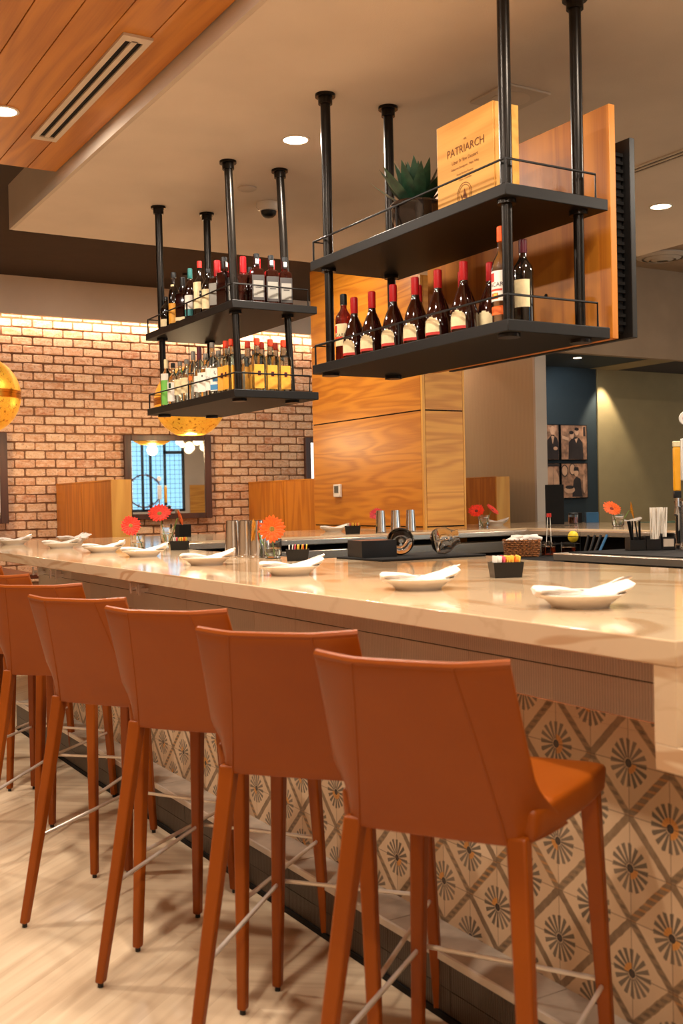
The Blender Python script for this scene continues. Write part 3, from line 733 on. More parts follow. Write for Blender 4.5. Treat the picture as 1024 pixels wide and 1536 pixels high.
for (x, y, lb) in [(2.487, 5.295, 'square tequila bottle with orange label just left of the near pole'), (2.60, 5.215, 'tequila bottle just right of the near pole, dark round seal on its label'), (2.685, 5.225, 'tequila bottle in the middle of the near shelf end'), (2.765, 5.225, 'tequila bottle beside the right near pole'),
                   (2.60, 5.33, 'tequila bottle in the second row behind the dark round seal'), (2.69, 5.34, 'tequila bottle in the second row, middle'), (2.775, 5.34, 'tequila bottle in the second row by the right near pole')]:
    dup(tq, (x, y, LZL), math.radians(6) if x < 2.5 else math.radians(-12), lb)
cb = None
for i, (x, y) in enumerate([(2.60,5.45),(2.60,5.58),(2.60,5.72),(2.60,5.86),(2.60,6.0),(2.60,6.14),(2.71,5.47),(2.71,5.62)]):
    lb = 'plain clear bottle in the second row of the lower left shelf, number %d from the near end'
    lb = ['plain clear bottle in the second row behind the near tequilas','plain clear bottle behind the blue label bottle','plain clear bottle behind the maroon foil neck','plain clear bottle behind the orange fruit print bottle','plain clear bottle behind the cream label bottles','plain clear bottle behind the leaf print gin','plain clear bottle in the third row behind the tequilas','plain clear bottle in the third row, farther one'][i]
    if cb is None: cb = bottle('vodka_bottle', lb, (x, y, LZL), FL, 'clearb', pRd, (.0140,.225,.255), 'silver', [(.0365,.03,.13,.8,'paper')], group=G1)
    else: dup(cb, (x, y, LZL), FL, lb)
# upper shelf
ZQ = LZU
bottle('whiskey_bottle', 'short dark bottle with a cream diamond label at the far left end', (2.487, 6.22, ZQ), FL, 'darkbottle', [(r, z*.8) for r, z in pRd], (.014,.18,.2), 'blackfoil', [(.0365,.015,.06,.7,'cream')], group=G2)
bottle('whiskey_bottle', 'dark bottle with yellow label and oval neck label', (2.487, 6.09, ZQ), FL, 'darkbottle', [(r, z*1.1) for r, z in pTall], (.0165,.29,.325), 'blackfoil', [(.0336,.015,.135,1.0,'yellowlab'),(.0190,.2,.25,.7,'cream')], group=G2)
bottle('whiskey_bottle', 'dark bottle with yellow label hidden behind the oval neck label bottle', (2.555, 6.14, ZQ), FL, 'darkbottle', pRd, (.014,.23,.25), 'blackfoil', [(.0366,.015,.12,1.0,'yellowlab')], group=G2)
bottle('whiskey_bottle', 'amber square bottle with long black stopper', (2.487, 5.95, ZQ), FL, 'bourbon', pSq, (.0160,.21,.27), 'blackfoil', [(.038,.01,.03,.8,'cream')], sq=5, group=G2)
bottle('whiskey_bottle', 'bottle with pale label over a teal band and teal neck foil', (2.487, 5.84, ZQ), FL, 'bourbon', pTall, (.0145,.24,.30), 'tealfoil', [(.0336,.06,.14,1.0,'paper'),(.0336,.02,.058,1.0,'teal')], group=G2)
bottle('whiskey_bottle', 'dark bottle with a tall cream vase shaped label and red neck seal', (2.487, 5.70, ZQ), FL, 'darkbottle', [(r*1.05, z*1.15) for r, z in pRd], (.0145,.275,.315), 'redink', [(.0382,.10,.19,.5,'cream'),(.0384,.14,.19,.8,'cream'),(.0382,.04,.10,1.0,'cream')], group=G2)
bottle('whiskey_bottle', 'dark bottle with a large yellow cream label, left of the near pole', (2.487, 5.585, ZQ), FL, 'darkbottle', pRd, (.0140,.225,.25), 'blackfoil', [(.0366,.02,.13,1.1,'cream')], group=G2)
bk = bottle('bourbon_bottle', 'bourbon bottle with red wax top and grey label left of the near pole', (2.487, 5.46, ZQ), FL, 'bourbon', pSq, (.0185,.18,.27), 'red', [(.038,.02,.14,.75,'silver')], sq=5, group=G2)
jb = bottle('bourbon_bottle', 'square bourbon bottle with black and grey label, first right of the near pole', (2.61, 5.22, ZQ), math.radians(-14), 'bourbon', [(r*1.0, z*1.08) for r, z in pSq], (.0165,.205,.27), 'blackfoil',
            [(.0388,.015,.15,(PI/2-.75,PI/2+.75),'ink'),(.0391,.03,.12,(PI/2-.62,PI/2+.62),'silver'),(.0393,.08,.086,(PI/2-.4,PI/2+.4),'ink'),(.017,.215,.24,(PI/2-.5,PI/2+.5),'paper')], sq=5, group=G2)
dup(jb, (2.70, 5.225, ZQ), math.radians(-14), 'square bourbon bottle with black and grey label, middle of the near end')
dup(jb, (2.785, 5.23, ZQ), math.radians(-14), 'square bourbon bottle with black and grey label beside the right near pole')
dup(jb, (2.487, 5.365, ZQ), FL, 'square bourbon bottle with black cap directly behind the near pole')
for x, y, lb in [(2.575, 5.315, 'red wax topped bourbon just right of the near pole, second row'), (2.665, 5.32, 'red wax topped bourbon between the first two black capped bottles'), (2.755, 5.325, 'red wax topped bourbon between the last two black capped bottles'), (2.585, 5.48, 'red wax topped bourbon in the second row left of the near pole')]:
    dup(bk, (x, y, ZQ), math.radians(-14), lb)
db = None
for x, y, lb in [(2.60,5.62,'dark whiskey bottle in the second row behind the large cream label'),(2.60,5.76,'dark whiskey bottle in the second row behind the vase shaped label'),(2.60,5.9,'dark whiskey bottle in the second row behind the teal band bottle'),(2.68,5.45,'dark whiskey bottle in the third row of the upper left shelf')]:
    if db is None: db = bottle('whiskey_bottle', lb, (x, y, ZQ), FL, 'darkbottle', pRd, (.0140,.22,.25), 'blackfoil', [(.0366,.03,.12,.9,'ink')], group=G2)
    else: dup(db, (x, y, ZQ), FL, lb)

# ------------------------------------------------------------------ stools
def hw(t_, a): return a
def make_stool(label, loc_, rot):
    t = thing('bar_stool', label, 'stool', loc_, rot, 'orange leather stools along the bar')
    ST = .773
    # wrap-around back shell: flat middle panel with side wings folding forward
    def shell(u, v):   # u across 0..1, v height 0..1
        z = .705+(1.040-.705)*v
        xb = -.178-.118*v**1.15; yo = .204-.014*v
        w_ = .028+.012*(1-v)+.16*max(0, (1-v)-.62)**1.0*1.0+.34*max(0, .30-v)**1.25
        ysm = .150-.052*v
        xf = xb+w_
        ks = [0, .06, .12, .18, .24, .76, .82, .88, .94, 1]
        return z, xb, yo, ysm, xf
    nu, nv = 26, 16
    def pt(i, v, off=0):
        z, xb, yo, ysm, xf = shell(0, v)
        s_ = i/nu*2-1; q = abs(s_); sg = 1 if s_ < 0 else -1
        m = .56
        if q < m:
            k = q/m; y = ysm*k; x = xb+.004*k*k
        else:
            k = (q-m)/(1-m); 
            y = ysm+(yo-ysm)*k**(.55+.4*v); x = xb+.004+(xf-xb)*(k**(1.5-.35*v)); z += .006*k*v
        return (x, sg*y, z)
    mb = MB(); mb.grid(lambda u, v: pt(u*nu, v), nu, nv)
    bk_ = mb.obj('backrest', 'leather', t, solid=.017, bevel=.0035, seg=2)
    mb = MB()
    for sg in (0, 1):   # stitched seams
        i = nu*(.5-.28) if sg == 0 else nu*(.5+.28)
        mb.tube([Vector(pt(i, v/14))+Vector((-.0088, 0, 0)) for v in range(15)], .0017, 6)
    mb.obj('seam', 'leather', bk_)
    # top welt
    mb = MB(); mb.tube([Vector(pt(i, 1.0))+Vector((0, 0, .002)) for i in range(nu+1)], .0092, 8); mb.obj('top_welt', 'leather', bk_)
    # seat
    mb = MB()
    n = 10
    def seat(u, v):
        x = -.165+u*.413; yy = (v*2-1); w_ = .200+.026*min(1, u*1.6)
        z = ST-.010*(1-yy*yy)*(1-(2*u-1)**4)*1.0-.006*(u > .93)-.004*(abs(yy) > .93)
        return (x, yy*w_, z)
    mb.grid(seat, 12, 12)
    o = mb.obj('seat', 'leather', t); md = o.modifiers.new('solid', 'SOLIDIFY'); md.thickness = .06; md.offset = -1
    md = o.modifiers.new('b', 'BEVEL'); md.width = .012; md.segments = 3; md.limit_method = 'ANGLE'; md.angle_limit = math.radians(50)
    # legs: tapered leather-wrapped square legs
    for (tx, ty, bx, by) in ((-.165, .165, -.287, .223), (-.165, -.165, -.287, -.223), (.215, .195, .241, .226), (.215, -.195, .241, -.226)):
        mb = MB(); N = 5; vs = []; fs = []
        for i in range(N+1):
            k = i/N; z = .722*(1-k)+.012*k; x = tx+(bx-tx)*(k**1.08); y = ty+(by-ty)*k; h = .0195*(1-k)+.0128*k
            vs += [(x-h, y-h, z), (x+h, y-h, z), (x+h, y+h, z), (x-h, y+h, z)]
        for i in range(N):
            for j in range(4): fs.append((i*4+j, i*4+4+j, i*4+4+(j+1) % 4, i*4+(j+1) % 4))
        fs += [(0,1,2,3), (N*4+3, N*4+2, N*4+1, N*4)]
        mb.add(vs, fs); lg = mb.obj('leg', 'leather', t, bevel=.006, seg=3)
        MB().lathe([(.008, 0), (.008, .0125)], (bx, by, 0), 10).obj('foot_cap', 'blackpl', lg)
    f = lambda tx, ty, bx, by, z: Vector((tx+(bx-tx)*(1-z/.722), ty+(by-ty)*(1-z/.722), z))
    A = f(-.165, .165, -.287, .223, .275); B = f(-.165, -.165, -.287, -.223, .275); Cc = f(.215, .195, .241, .226, .30); Dd = f(.215, -.195, .241, -.226, .30)
    zf = .30
    mb = MB(); mb.tube([A, Cc+Vector((.018, 0, 0)), Dd+Vector((.018, 0, 0)), B], .0062, 10)
    mb.tube([B+Vector((0, 0, -.0)), B+Vector((.012, 0, 0))], .0075, 8); mb.tube([A, A+Vector((.012, 0, 0))], .0075, 8)
    mb.obj('footrail', 'satin', t)
    return t
R = math.radians
st = make_stool('nearest orange leather bar stool, its seat corner in full view', (1.315, 1.739, 0), R(31.5))
dup(st, (1.289, 2.289, 0), R(40.3), 'orange leather bar stool second from the camera')
dup(st, (1.289, 2.897, 0), R(36.1), 'orange leather bar stool third from the camera')
dup(st, (1.22, 3.42, 0), R(32.2), 'orange leather bar stool fourth from the camera')
dup(st, (1.227, 4.135, 0), R(46.1), 'orange leather bar stool fifth from the camera, its back cut by the left edge')
dup(st, (1.27, 4.80, 0), R(36), 'orange leather bar stool sixth from the camera, mostly hidden at the left edge')
dup(st, (1.30, 5.50, 0), R(40), 'orange leather bar stool seventh from the camera, only legs in view')
dup(st, (1.62, 7.30, 0), R(-40), 'orange leather bar stool farthest away past the end of the tiled front')

# ------------------------------------------------------------------ table settings
ZC = 1.067
rndn = random.Random(11)
def plate_proto(label, loc_, rot, group):
    t = thing('side_plate', label, 'plate', loc_, rot, group)
    MB().lathe([(.0001,.004),(.056,.004),(.058,0),(.068,0),(.071,.006),(.088,.020),(.108,.031),(.110,.0335),(.107,.0345),(.085,.0245),(.06,.011),(.0001,.010)], n=40).obj('plate_body', 'white', t)
    return t
def napkin_proto(label, loc_, rot, group):
    t = thing('napkin_roll', label, 'napkin', loc_, rot, group)
    # a rolled cloth, pinched by a paper band, its ends fanning beyond the plate rim; local x along the roll
    def f(u, v):
        x = -.112+.232*u; a = 2*PI*v
        pin = 1-.38*math.exp(-((u-.5)/.09)**2); wd = (.042+.016*abs(u-.5)*2)*pin; ht = (.0115+.003*math.sin(u*9))*pin
        fold = 1+.22*math.sin(a*3+u*5)+.08*math.sin(a*7+u*13)
        end = max(0, u-.78)/.22; z = .034+.017*end+.002*max(0, .2-u)/.2-.005*math.exp(-((u-.5)/.25)**2)
        if u > .97: wd *= .75; ht *= .6
        if u < .03: wd *= .6; ht *= .6
        return (x, math.cos(a)*wd*fold, z+math.sin(a)*ht*fold+.003)
    mb = MB(); mb.grid(f, 30, 28)
    for e in (0, 30): mb.f.append([e*29+j for j in range(28)]); mb.mi.append(0)
    mb.obj('cloth', 'cloth', t)
    mb = MB(); mb.grid(lambda u, v: (-.012+.024*u, math.cos(2*PI*v)*.0275, .0225+math.sin(2*PI*v)*.016), 2, 20); mb.obj('paper_band', 'paper', t)
    mb = MB(); mb.grid(lambda u, v: (-.008+.016*u, math.cos(PI*(.35+.3*v))*.029, .0225+math.sin(PI*(.35+.3*v))*.0172), 2, 6); mb.obj('band_crest', 'ink', t)
    mb = MB(); mb.tube([(.06, .0, .044), (.105, .004, .062), (.126, .006, .068)], [.004, .0055, .003], 8); mb.obj('fork_handle', 'steel', t)
    return t
pl = [(1.818,1.936,'near the right end of the bar'),(1.825,2.627,'behind the nearest stool back'),(1.841,3.461,'in front of the orange gerbera vase'),(1.882,4.304,'in front of the near steel tumblers'),(1.941,5.235,'in front of the two left vases'),(1.95,5.90,'left of the short vase with one coral gerbera'),(1.961,6.75,'second from the left edge of the counter'),(1.90,7.70,'at the far left edge of the counter'),(2.322,7.69,'at the counter corner before the left booth divider'),
      (4.614,7.88,'on the far counter beside the column'),(6.492,8.04,'on the far counter by the right booth divider'),(7.0,6.85,'on the right counter arm before the olive wall')]
pp = None; npk = None
for i, (x, y, d) in enumerate(pl):
    lp = 'white porcelain plate '+d; ln = 'white rolled napkin lying on the plate '+d; rr = R(-30.8)+rndn.uniform(-.12, .12)
    if i == 8: rr += .9
    g1, g2 = 'white side plates set out on the bar', 'rolled napkins on the side plates'
    if pp is None: pp = plate_proto(lp, (x, y, ZC), 0, g1); npk = napkin_proto(ln, (x, y, ZC+.001), rr, g2)
    else: dup(pp, (x, y, ZC), 0, lp); dup(npk, (x, y, ZC+.001), rr, ln)

# vases and gerberas
def vase(label, loc_, r=.040, h=.085):
    t = thing('glass_vase', label, 'vase', loc_, 0)
    MB().lathe([(r*.8,0),(r*.95,.004),(r,.02),(r,h),(r-.003,h),(r-.003,.02),(r*.8,.010),(.0001,.009)], n=28).obj('glass_body', 'clear', t)
    MB().lathe([(.0001,.0095),(r*.79,.0105),(r-.0034,.02),(r-.0034,h*.5),(.0001,h*.5)], n=24).obj('water', 'water', t)
    return t
def gerbera(label, base, head, nrm, pm, dm='disc', r=.05, bend=(0, 0, 0)):
    base = Vector(base); head = Vector(head); t = thing('gerbera', label, 'flower', tuple(base))
    h = head-base; z = Vector(nrm).normalized(); x = z.orthogonal().normalized(); y = z.cross(x)
    mb = MB()
    for layer, (n, rr, lift, w_) in enumerate(((20, r, .0, .0058), (18, r*.84, .004, .005), (14, r*.5, .007, .0036))):
        for k in range(n):
            a = 2*PI*(k+.5*layer)/n+rndn.uniform(-.04, .04); d = x*math.cos(a)+y*math.sin(a); s_ = z.cross(d); R_ = rr*rndn.uniform(.92, 1.04)
            vs = []
            for q, ww in ((.18, .5), (.55, 1), (.85, .95), (1, .3)):
                c = h+d*R_*q*(1-.08*q)+z*(lift+R_*.34*q-R_*.12*q*q)
                vs += [tuple(c-s_*w_*ww*r/.05), tuple(c+z*.0015), tuple(c+s_*w_*ww*r/.05)]
            fs = []
            for i in range(3): fs += [(i*3, i*3+1, i*3+4, i*3+3), (i*3+1, i*3+2, i*3+5, i*3+4)]
            mb.add(vs, fs)
    mb.obj('petals', pm, t)
    mb = MB(); mb.X = Matrix.Translation(h+z*.006) @ Matrix(((x.x,y.x,z.x,0),(x.y,y.y,z.y,0),(x.z,y.z,z.z,0),(0,0,0,1))); mb.sphere((0,0,0), r*.26, 14, 8, .45); mb.obj('flower_disc', dm, t)
    b2 = h*.55+Vector(bend); mb = MB(); mb.tube([(0,0,0), tuple(h*.25+Vector(bend)*.6), tuple(b2), tuple(h-z*.012), tuple(h)], .0028, 7); mb.obj('stem', 'stem', t)
    return t
CAM = Vector((0, 0, 1.336))
def tocam(p, up=.15, side=0):
    d = (CAM-Vector(p)); d.z = 0; d.normalize(); s_ = Vector((-d.y, d.x, 0)); return d+Vector((0, 0, up))+s_*side
vase('glass vase holding the large orange gerbera beside the steel tumblers', (2.319, 4.53, ZC), .042, .092)
gerbera('large bright orange gerbera facing the camera in the front vase', (2.325, 4.53, ZC+.012), (2.300, 4.50, 1.205), tocam((2.3, 4.5, 1.2), .1, .1), 'gerbo', 'disc', .070)
gerbera('golden gerbera seen edge on left of the large orange one', (2.31, 4.545, ZC+.012), (2.265, 4.60, 1.200), (-.9, .55, .1), 'gerby', 'disc', .060)
vase('short glass vase with one coral gerbera, left of the black sugar holder', (2.20, 6.03, ZC), .040, .085)
gerbera('coral red gerbera leaning left in the short vase', (2.22, 6.02, ZC+.012), (2.165, 6.04, 1.208), tocam((2.17, 6.0, 1.2), .2), 'gerb', 'disc', .066, (.012, -.01, 0))
vase('glass vase with two coral gerberas under the middle mirror', (2.667, 6.74, ZC), .044, .13)
gerbera('coral gerbera seen from the side under the middle mirror', (2.66, 6.745, ZC+.012), (2.625, 6.76, 1.262), (-.35, -.7, .7), 'gerb', 'disc', .084)
gerbera('smaller orange gerbera drooping right under the middle mirror', (2.675, 6.735, ZC+.012), (2.735, 6.70, 1.235), (.7, -.5, .25), 'gerbo', 'discd', .056)
vase('slim glass vase before the oak column holding a dark red gerbera', (4.80, 7.42, ZC), .036, .12)
gerbera('dark red gerbera tilted left before the oak column', (4.80, 7.42, ZC+.012), (4.765, 7.44, 1.21), (-.7, -.5, .6), 'gerbr', 'discd', .062)
vase('glass vase with red gerberas near the right booth divider', (6.02, 7.62, ZC), .048, .105)
gerbera('red orange gerbera pointing left near the right booth divider', (6.01, 7.62, ZC+.012), (5.955, 7.64, 1.205), (-.6, -.6, .7), 'gerb', 'discd', .080)
gerbera('red gerbera pointing right near the right booth divider', (6.03, 7.62, ZC+.012), (6.08, 7.58, 1.212), (.3, -.6, .7), 'gerb', 'discd', .076)
vase('glass vase with orange and golden gerberas before the olive wall', (6.60, 6.56, ZC), .050, .105)
gerbera('orange gerbera with petals up before the olive wall', (6.59, 6.56, ZC+.012), (6.545, 6.58, 1.208), (-.25, -.7, .7), 'gerbo', 'discd', .088)
gerbera('golden gerbera facing right before the olive wall', (6.61, 6.56, ZC+.012), (6.68, 6.50, 1.195), (.7, -.6, .15), 'gerby', 'disc', .080)

# sugar holders
def caddy(label, loc_, rot, s_=1.0, handle=False):
    t = thing('sugar_holder', label, 'holder', loc_, rot, 'black sugar packet holders')
    mb = MB(); a, b, A, B, h, th_ = .046*s_, .030*s_, .052*s_, .036*s_, .052*s_, .003
    o_ = [(-a,-b,0),(a,-b,0),(a,b,0),(-a,b,0),(-A,-B,h),(A,-B,h),(A,B,h),(-A,B,h)]
    i_ = [(-A+th_,-B+th_,h),(A-th_,-B+th_,h),(A-th_,B-th_,h),(-A+th_,B-th_,h),(-a+th_,-b+th_,.004),(a-th_,-b+th_,.004),(a-th_,b-th_,.004),(-a+th_,b-th_,.004)]
    mb.add(o_+i_, [(0,3,2,1),(0,1,5,4),(1,2,6,5),(2,3,7,6),(3,0,4,7),(4,5,9,8),(5,6,10,9),(6,7,11,10),(7,4,8,11),(8,9,13,12),(9,10,14,13),(10,11,15,14),(11,8,12,15),(12,13,14,15)])
    mb.obj('holder_body', 'blackpl', t, smooth=False)
    return t
PG = 'sweetener packets in the black holders'
def packets(loc_, rot, s_, where):
    rr = random.Random(int(loc_[0]*100)); ms = ['paper','paper','pink','yellow','yellow','yellow','orangelab','yellow']
    cs = {'paper': 'white', 'pink': 'pink', 'yellow': 'yellow', 'orangelab': 'orange'}
    for k, m in enumerate(ms):
        mb = MB(); mb.box(-.0022, .0022, -.024*s_, .024*s_, 0, .066*s_)
        o = mb.obj('sweetener_packet', m, bevel=.001)
        xx = (-.037+k*.0105)*s_; o.location = (loc_[0]+xx*math.cos(rot), loc_[1]+xx*math.sin(rot), loc_[2]+.006); o.rotation_euler = (rr.uniform(-.08, .08), rr.uniform(-.03, .12), rot)
        tag(o, '%s sweetener packet standing in the black holder %s' % (cs[m], where), 'packet', PG)
for (x, y, rot, w_) in [(2.30, 2.80, R(-22), 'nearest the camera'), (2.30, 4.25, R(-30), 'right of the large orange gerbera'), (2.37, 5.80, R(-30), 'between the two left vases'), (4.42, 7.25, R(-30), 'on the far counter by the column')]:
    caddy('small black sugar holder '+w_, (x, y, ZC), rot, 1.0 if y < 7 else 1.2); packets((x, y, ZC), rot, 1.0 if y < 7 else 1.2, w_)

# steel tumblers
tg = 'upturned steel tumblers'
pt_ = [(.042,0),(.0425,.003),(.041,.02),(.033,.17),(.0325,.178),(.029,.18),(.0001,.18)]
tm = None
for x, y, s_, lb in [(2.235,4.79,1.0,'upturned steel tumbler farthest left in the near row'), (2.262,4.70,1.0,'upturned steel tumbler second in the near row'), (2.285,4.625,1.0,'upturned steel tumbler third in the near row'), (2.33,4.66,1.0,'upturned steel tumbler behind the golden gerbera'),
                     (4.60,7.12,1,'leftmost upturned steel tumbler on the far counter'), (4.74,7.12,1,'middle upturned steel tumbler on the far counter'), (4.885,7.12,1,'rightmost upturned steel tumbler on the far counter')]:
    if tm is None:
        tm = thing('steel_tumbler', lb, 'tumbler', (x, y, ZC), 0, tg); MB().lathe(pt_, n=26).obj('tumbler_body', 'steelpol', tm); MB().lathe([(.0425,0),(.0445,.002),(.0445,.006),(.0428,.008)], n=26).obj('rolled_rim', 'steelpol', tm)
    else: dup(tm, (x, y, ZC), 0, lb)
# bar mat, black box, glass jugs
o = MB().box(2.50, 3.06, 3.86, 4.25, ZC, ZC+.010).obj('bar_mat', 'rubber', bevel=.003); tag(o, 'black rubber bar mat at the inner edge of the counter', 'mat')
t = thing('coaster_box', 'low black box standing on the left of the rubber bar mat', 'box', (2.60, 4.10, ZC+.0105), R(-8))
mb = MB(); mb.box(-.085,.085,-.08,-.074,0,.075); mb.box(-.085,.085,.074,.08,0,.075); mb.box(-.085,-.079,-.074,.074,0,.075); mb.box(.079,.085,-.074,.074,0,.075); mb.box(-.079,.079,-.074,.074,0,.055); mb.obj('box_body', 'blackpl', t)
MB().box(-.078,.078,-.073,.073,.0555,.074).obj('coasters', 'walnuttop', t)
def jug(label, loc_, rot, tip):
    t = thing('glass_jug', label, 'jug', loc_, rot, 'round glass jugs on the bar mat')
    prof = [(.0001,0),(.03,.002),(.055,.02),(.064,.05),(.058,.08),(.04,.1),(.034,.115),(.036,.13)]
    inn = [(max(r-.003, .0001), max(z, .004)) for r, z in prof[::-1]]
    mb = MB(); mb.X = Matrix.Translation((0,0,.064)) @ Matrix.Rotation(tip, 4, 'Y') @ Matrix.Translation((0,0,-.05)); mb.lathe(prof+inn, n=26); mb.obj('jug_body', 'clear', t)
    mb = MB(); mb.X = Matrix.Translation((0,0,.064)) @ Matrix.Rotation(tip, 4, 'Y') @ Matrix.Translation((0,0,-.05))
    mb.tube([(.0,.058,.03),(0,.085,.035),(0,.095,.06),(0,.085,.085),(0,.052,.09)], .005, 8); mb.obj('handle', 'clear', t)
jug('round glass jug lying on the mat, its handle toward the black box', (2.74, 4.08, ZC+.0105), R(60), 1.45)
jug('round glass jug lying on the mat, right hand one', (2.90, 3.98, ZC+.0105), R(-40), 1.35)

# basket, glass, straws etc. on the station
bs = thing('wicker_basket', 'brown wicker basket of rolled napkins behind the counter', 'basket', (4.74, 5.60, .931), R(-31))
mb = MB(); n = 40
def rr2(a, A, B): 
    c, s_ = math.cos(a), math.sin(a); m = (abs(c/A)**5+abs(s_/B)**5)**(-.2); return m*c, m*s_
for lv in range(9):
    z = .008+lv*.0125; A, B = .105+.012*lv/9, .075+.01*lv/9
    ptsl = []
    for k in range(n*2+1):
        a = 2*PI*k/(n*2); x, y = rr2(a, A, B); off = .004*(1 if (k//2+lv) % 2 else -1); l = math.hypot(x, y); ptsl.append((x*(1+off/l), y*(1+off/l), z))
    mb.tube(ptsl, .0058, 6)
for k in range(n//2):
    a = 2*PI*k/(n//2); x, y = rr2(a, .105, .075); x2, y2 = rr2(a, .117, .085); mb.tube([(x, y, 0), (x2, y2, .118)], .0035, 5)
mb.obj('woven_side', 'wicker', bs); MB().box(-.1,.1,-.07,.07,0,.006).obj('basket_floor', 'wicker', bs)
for k in range(7):
    mb = MB(); mb.tube([(-.07,0,0),(-.03,0,.004),(.03,0,.004),(.07,0,0)], [.012,.017,.016,.013], 10)
    o = mb.obj('rolled_napkin', 'cloth'); a = rndn.uniform(-.5, .5)+R(-31)
    o.location = (4.74+(-.06+k*.02)*.86, 5.60+(.06-k*.02)*.5+rndn.uniform(-.02,.02), .931+.105+rndn.uniform(0,.02)); o.rotation_euler = (0, rndn.uniform(-.35,.1), a)
    tag(o, 'rolled white napkin lying in the wicker basket', 'napkin', 'rolled napkins in the basket')
def tub(name, label, x, y, z, r, h, m, liq, cat='glass'):
    t = thing(name, label, cat, (x, y, z))
    MB().lathe([(r*.9,0),(r,.004),(r,h),(r-.003,h),(r-.003,.006),(.0001,.005)], n=22).obj('glass_body', 'clear', t)
    if liq: MB().lathe([(.0001,.0065),(r-.0035,.007),(r-.0035,h*liq),(.0001,h*liq)], n=20).obj('drink', m, t)
    return t
tub('drink_glass', 'glass of amber drink with ice right of the wicker basket', 4.93, 5.55, .931, .052, .095, 'cola', .62)
tub('drink_glass', 'second glass of amber drink under the lemon', 5.03, 5.46, .931, .050, .09, 'cola', .6)
mb = MB(); rr = random.Random(2)
for k in range(7): mb.X = Matrix.Translation((rr.uniform(-.03,.03), rr.uniform(-.03,.03), rr.uniform(-.012,.012))) @ Matrix.Rotation(rr.uniform(0,3), 4, (rr.random(), rr.random(), 1)); mb.box(-.012,.012,-.012,.012,-.012,.012)
o = mb.obj('ice', 'clear', bevel=.003); o.location = (4.93, 5.55, .931+.078); tag(o, 'heap of ice cubes in the amber drink glass', 'ice', kind='stuff')
for k, (dx, dy) in enumerate(((-.012, .01), (.02, -.012))):
    mb = MB(); mb.tube([(0,0,0),(.012-.03*k,-.01,.245)], .0025, 6); q = mb.obj('drink_stirrer', 'paper'); q.location = (4.93+dx, 5.55+dy, .945); MB().tube([(.012-.03*k,-.01,.245),(.0135-.033*k,-.011,.27)], .008, 8).obj('stirrer_tip', 'redink', q, label='red tip')
    tag(q, 'pale drink stirrer with a red tip, %s one' % ('left' if k == 0 else 'right'), 'stirrer')
mb = MB(); mb.sphere((0,0,0), .036, 18, 12, 1.1); o = mb.obj('lemon', 'lemon'); o.location = (5.045, 5.43, .931+.125); tag(o, 'yellow lemon resting on the second drink glass', 'lemon')
t = thing('wire_caddy', 'thin black wire caddy around the lemon and pick jars', 'caddy', (5.0, 5.48, .931), R(-31))
mb = MB()
for z in (.08, .13): mb.tube([(-.1,-.07,z),(.1,-.07,z),(.1,.07,z),(-.1,.07,z),(-.1,-.07,z)], .002, 5)
for x, y in ((-.1,-.07),(.1,-.07),(.1,.07),(-.1,.07)): mb.tube([(x,y,0),(x,y,.16)], .002, 5)
mb.tube([(-.1,0,.16),(-.1,0,.2),(.1,0,.2),(.1,0,.16)], .002, 5)
mb.obj('wire_frame', 'black', t)
for k in range(4):
    mb = MB(); mb.tube([(0,0,0),(.03+.012*k,-.01,.12)], .009, 8); q = mb.obj('bar_tool', ['blackpl','blackpl','blackpl','bluebox'][k]); q.location = (5.08+.024*k, 5.36-.02*k, .945)
    mb = MB(); mb.tube([(.0,0,.0),(-.003,0,-.012)], .009, 8); mb.obj('tool_end', 'yellow', q)
    tag(q, 'slanted dark bar tool right of the lemon, %s' % ['leftmost','second from left','third from left','blue handled rightmost one'][k], 'bar tool', 'bar tools right of the lemon')
# napkin and straw organiser
og = thing('bar_organiser', 'black plastic napkin and straw organiser on the steel station', 'organiser', (4.78, 4.50, 1.0065), R(-31))
mb = MB()
for x0, x1, h in ((-.13,-.04,.075),(-.035,.05,.08),(.055,.13,.095)):
    mb.box(x0,x1,-.06,-.056,0,h*.8); mb.box(x0,x1,.056,.06,0,h); mb.box(x0,x0+.004,-.056,.056,0,h); mb.box(x1-.004,x1,-.056,.056,0,h)
mb.box(-.13,.13,-.06,.06,0,.004)
mb.obj('organiser_body', 'blackpl', og)
MB().box(.062,.122,-.0605,-.0565,.02,.065).obj('brand_plate', 'ledgrey', og)
rs = random.Random(4); straw0 = None
def put(px, py, dz): 
    a = R(-31); return (4.78+px*math.cos(a)-py*math.sin(a), 4.50+px*math.sin(a)+py*math.cos(a), 1.0065+dz)
for k in range(26):
    if straw0 is None: mb = MB(); mb.tube([(0,0,0),(0,0,.235)], .0048, 6); straw0 = mb.obj('drinking_straw', 'straw'); q = straw0
    else: q = straw0.copy(); col.objects.link(q)
    q.location = put(.052+rs.uniform(-.045,.04), rs.uniform(-.045,.045), .012); q.rotation_euler = (rs.uniform(-.06,.06), rs.uniform(-.08,.1), 0)
    tag(q, 'white paper wrapped straw standing in the black organiser', 'straw', 'white straws in the organiser')
bs0 = None
for k in range(9):
    if bs0 is None: mb = MB(); mb.tube([(0,0,0),(0,0,.16)], .0048, 6); bs0 = mb.obj('cocktail_straw', 'blackpl'); q = bs0
    else: q = bs0.copy(); col.objects.link(q)
    q.location = put(-.08+rs.uniform(-.025,.03), rs.uniform(-.03,.03), .012); q.rotation_euler = (rs.uniform(-.1,.1), rs.uniform(-.2,.0), 0)
    tag(q, 'black cocktail straw standing left of the white straws', 'straw', 'black straws in the organiser')
mb = MB(); mb.sphere((0,0,0), .042, 20, 14, .92); o = mb.obj('orange', 'orange'); o.location = (4.70, 4.10, 1.0065+.039); tag(o, 'bright orange fruit at the right edge beside the organiser', 'orange')
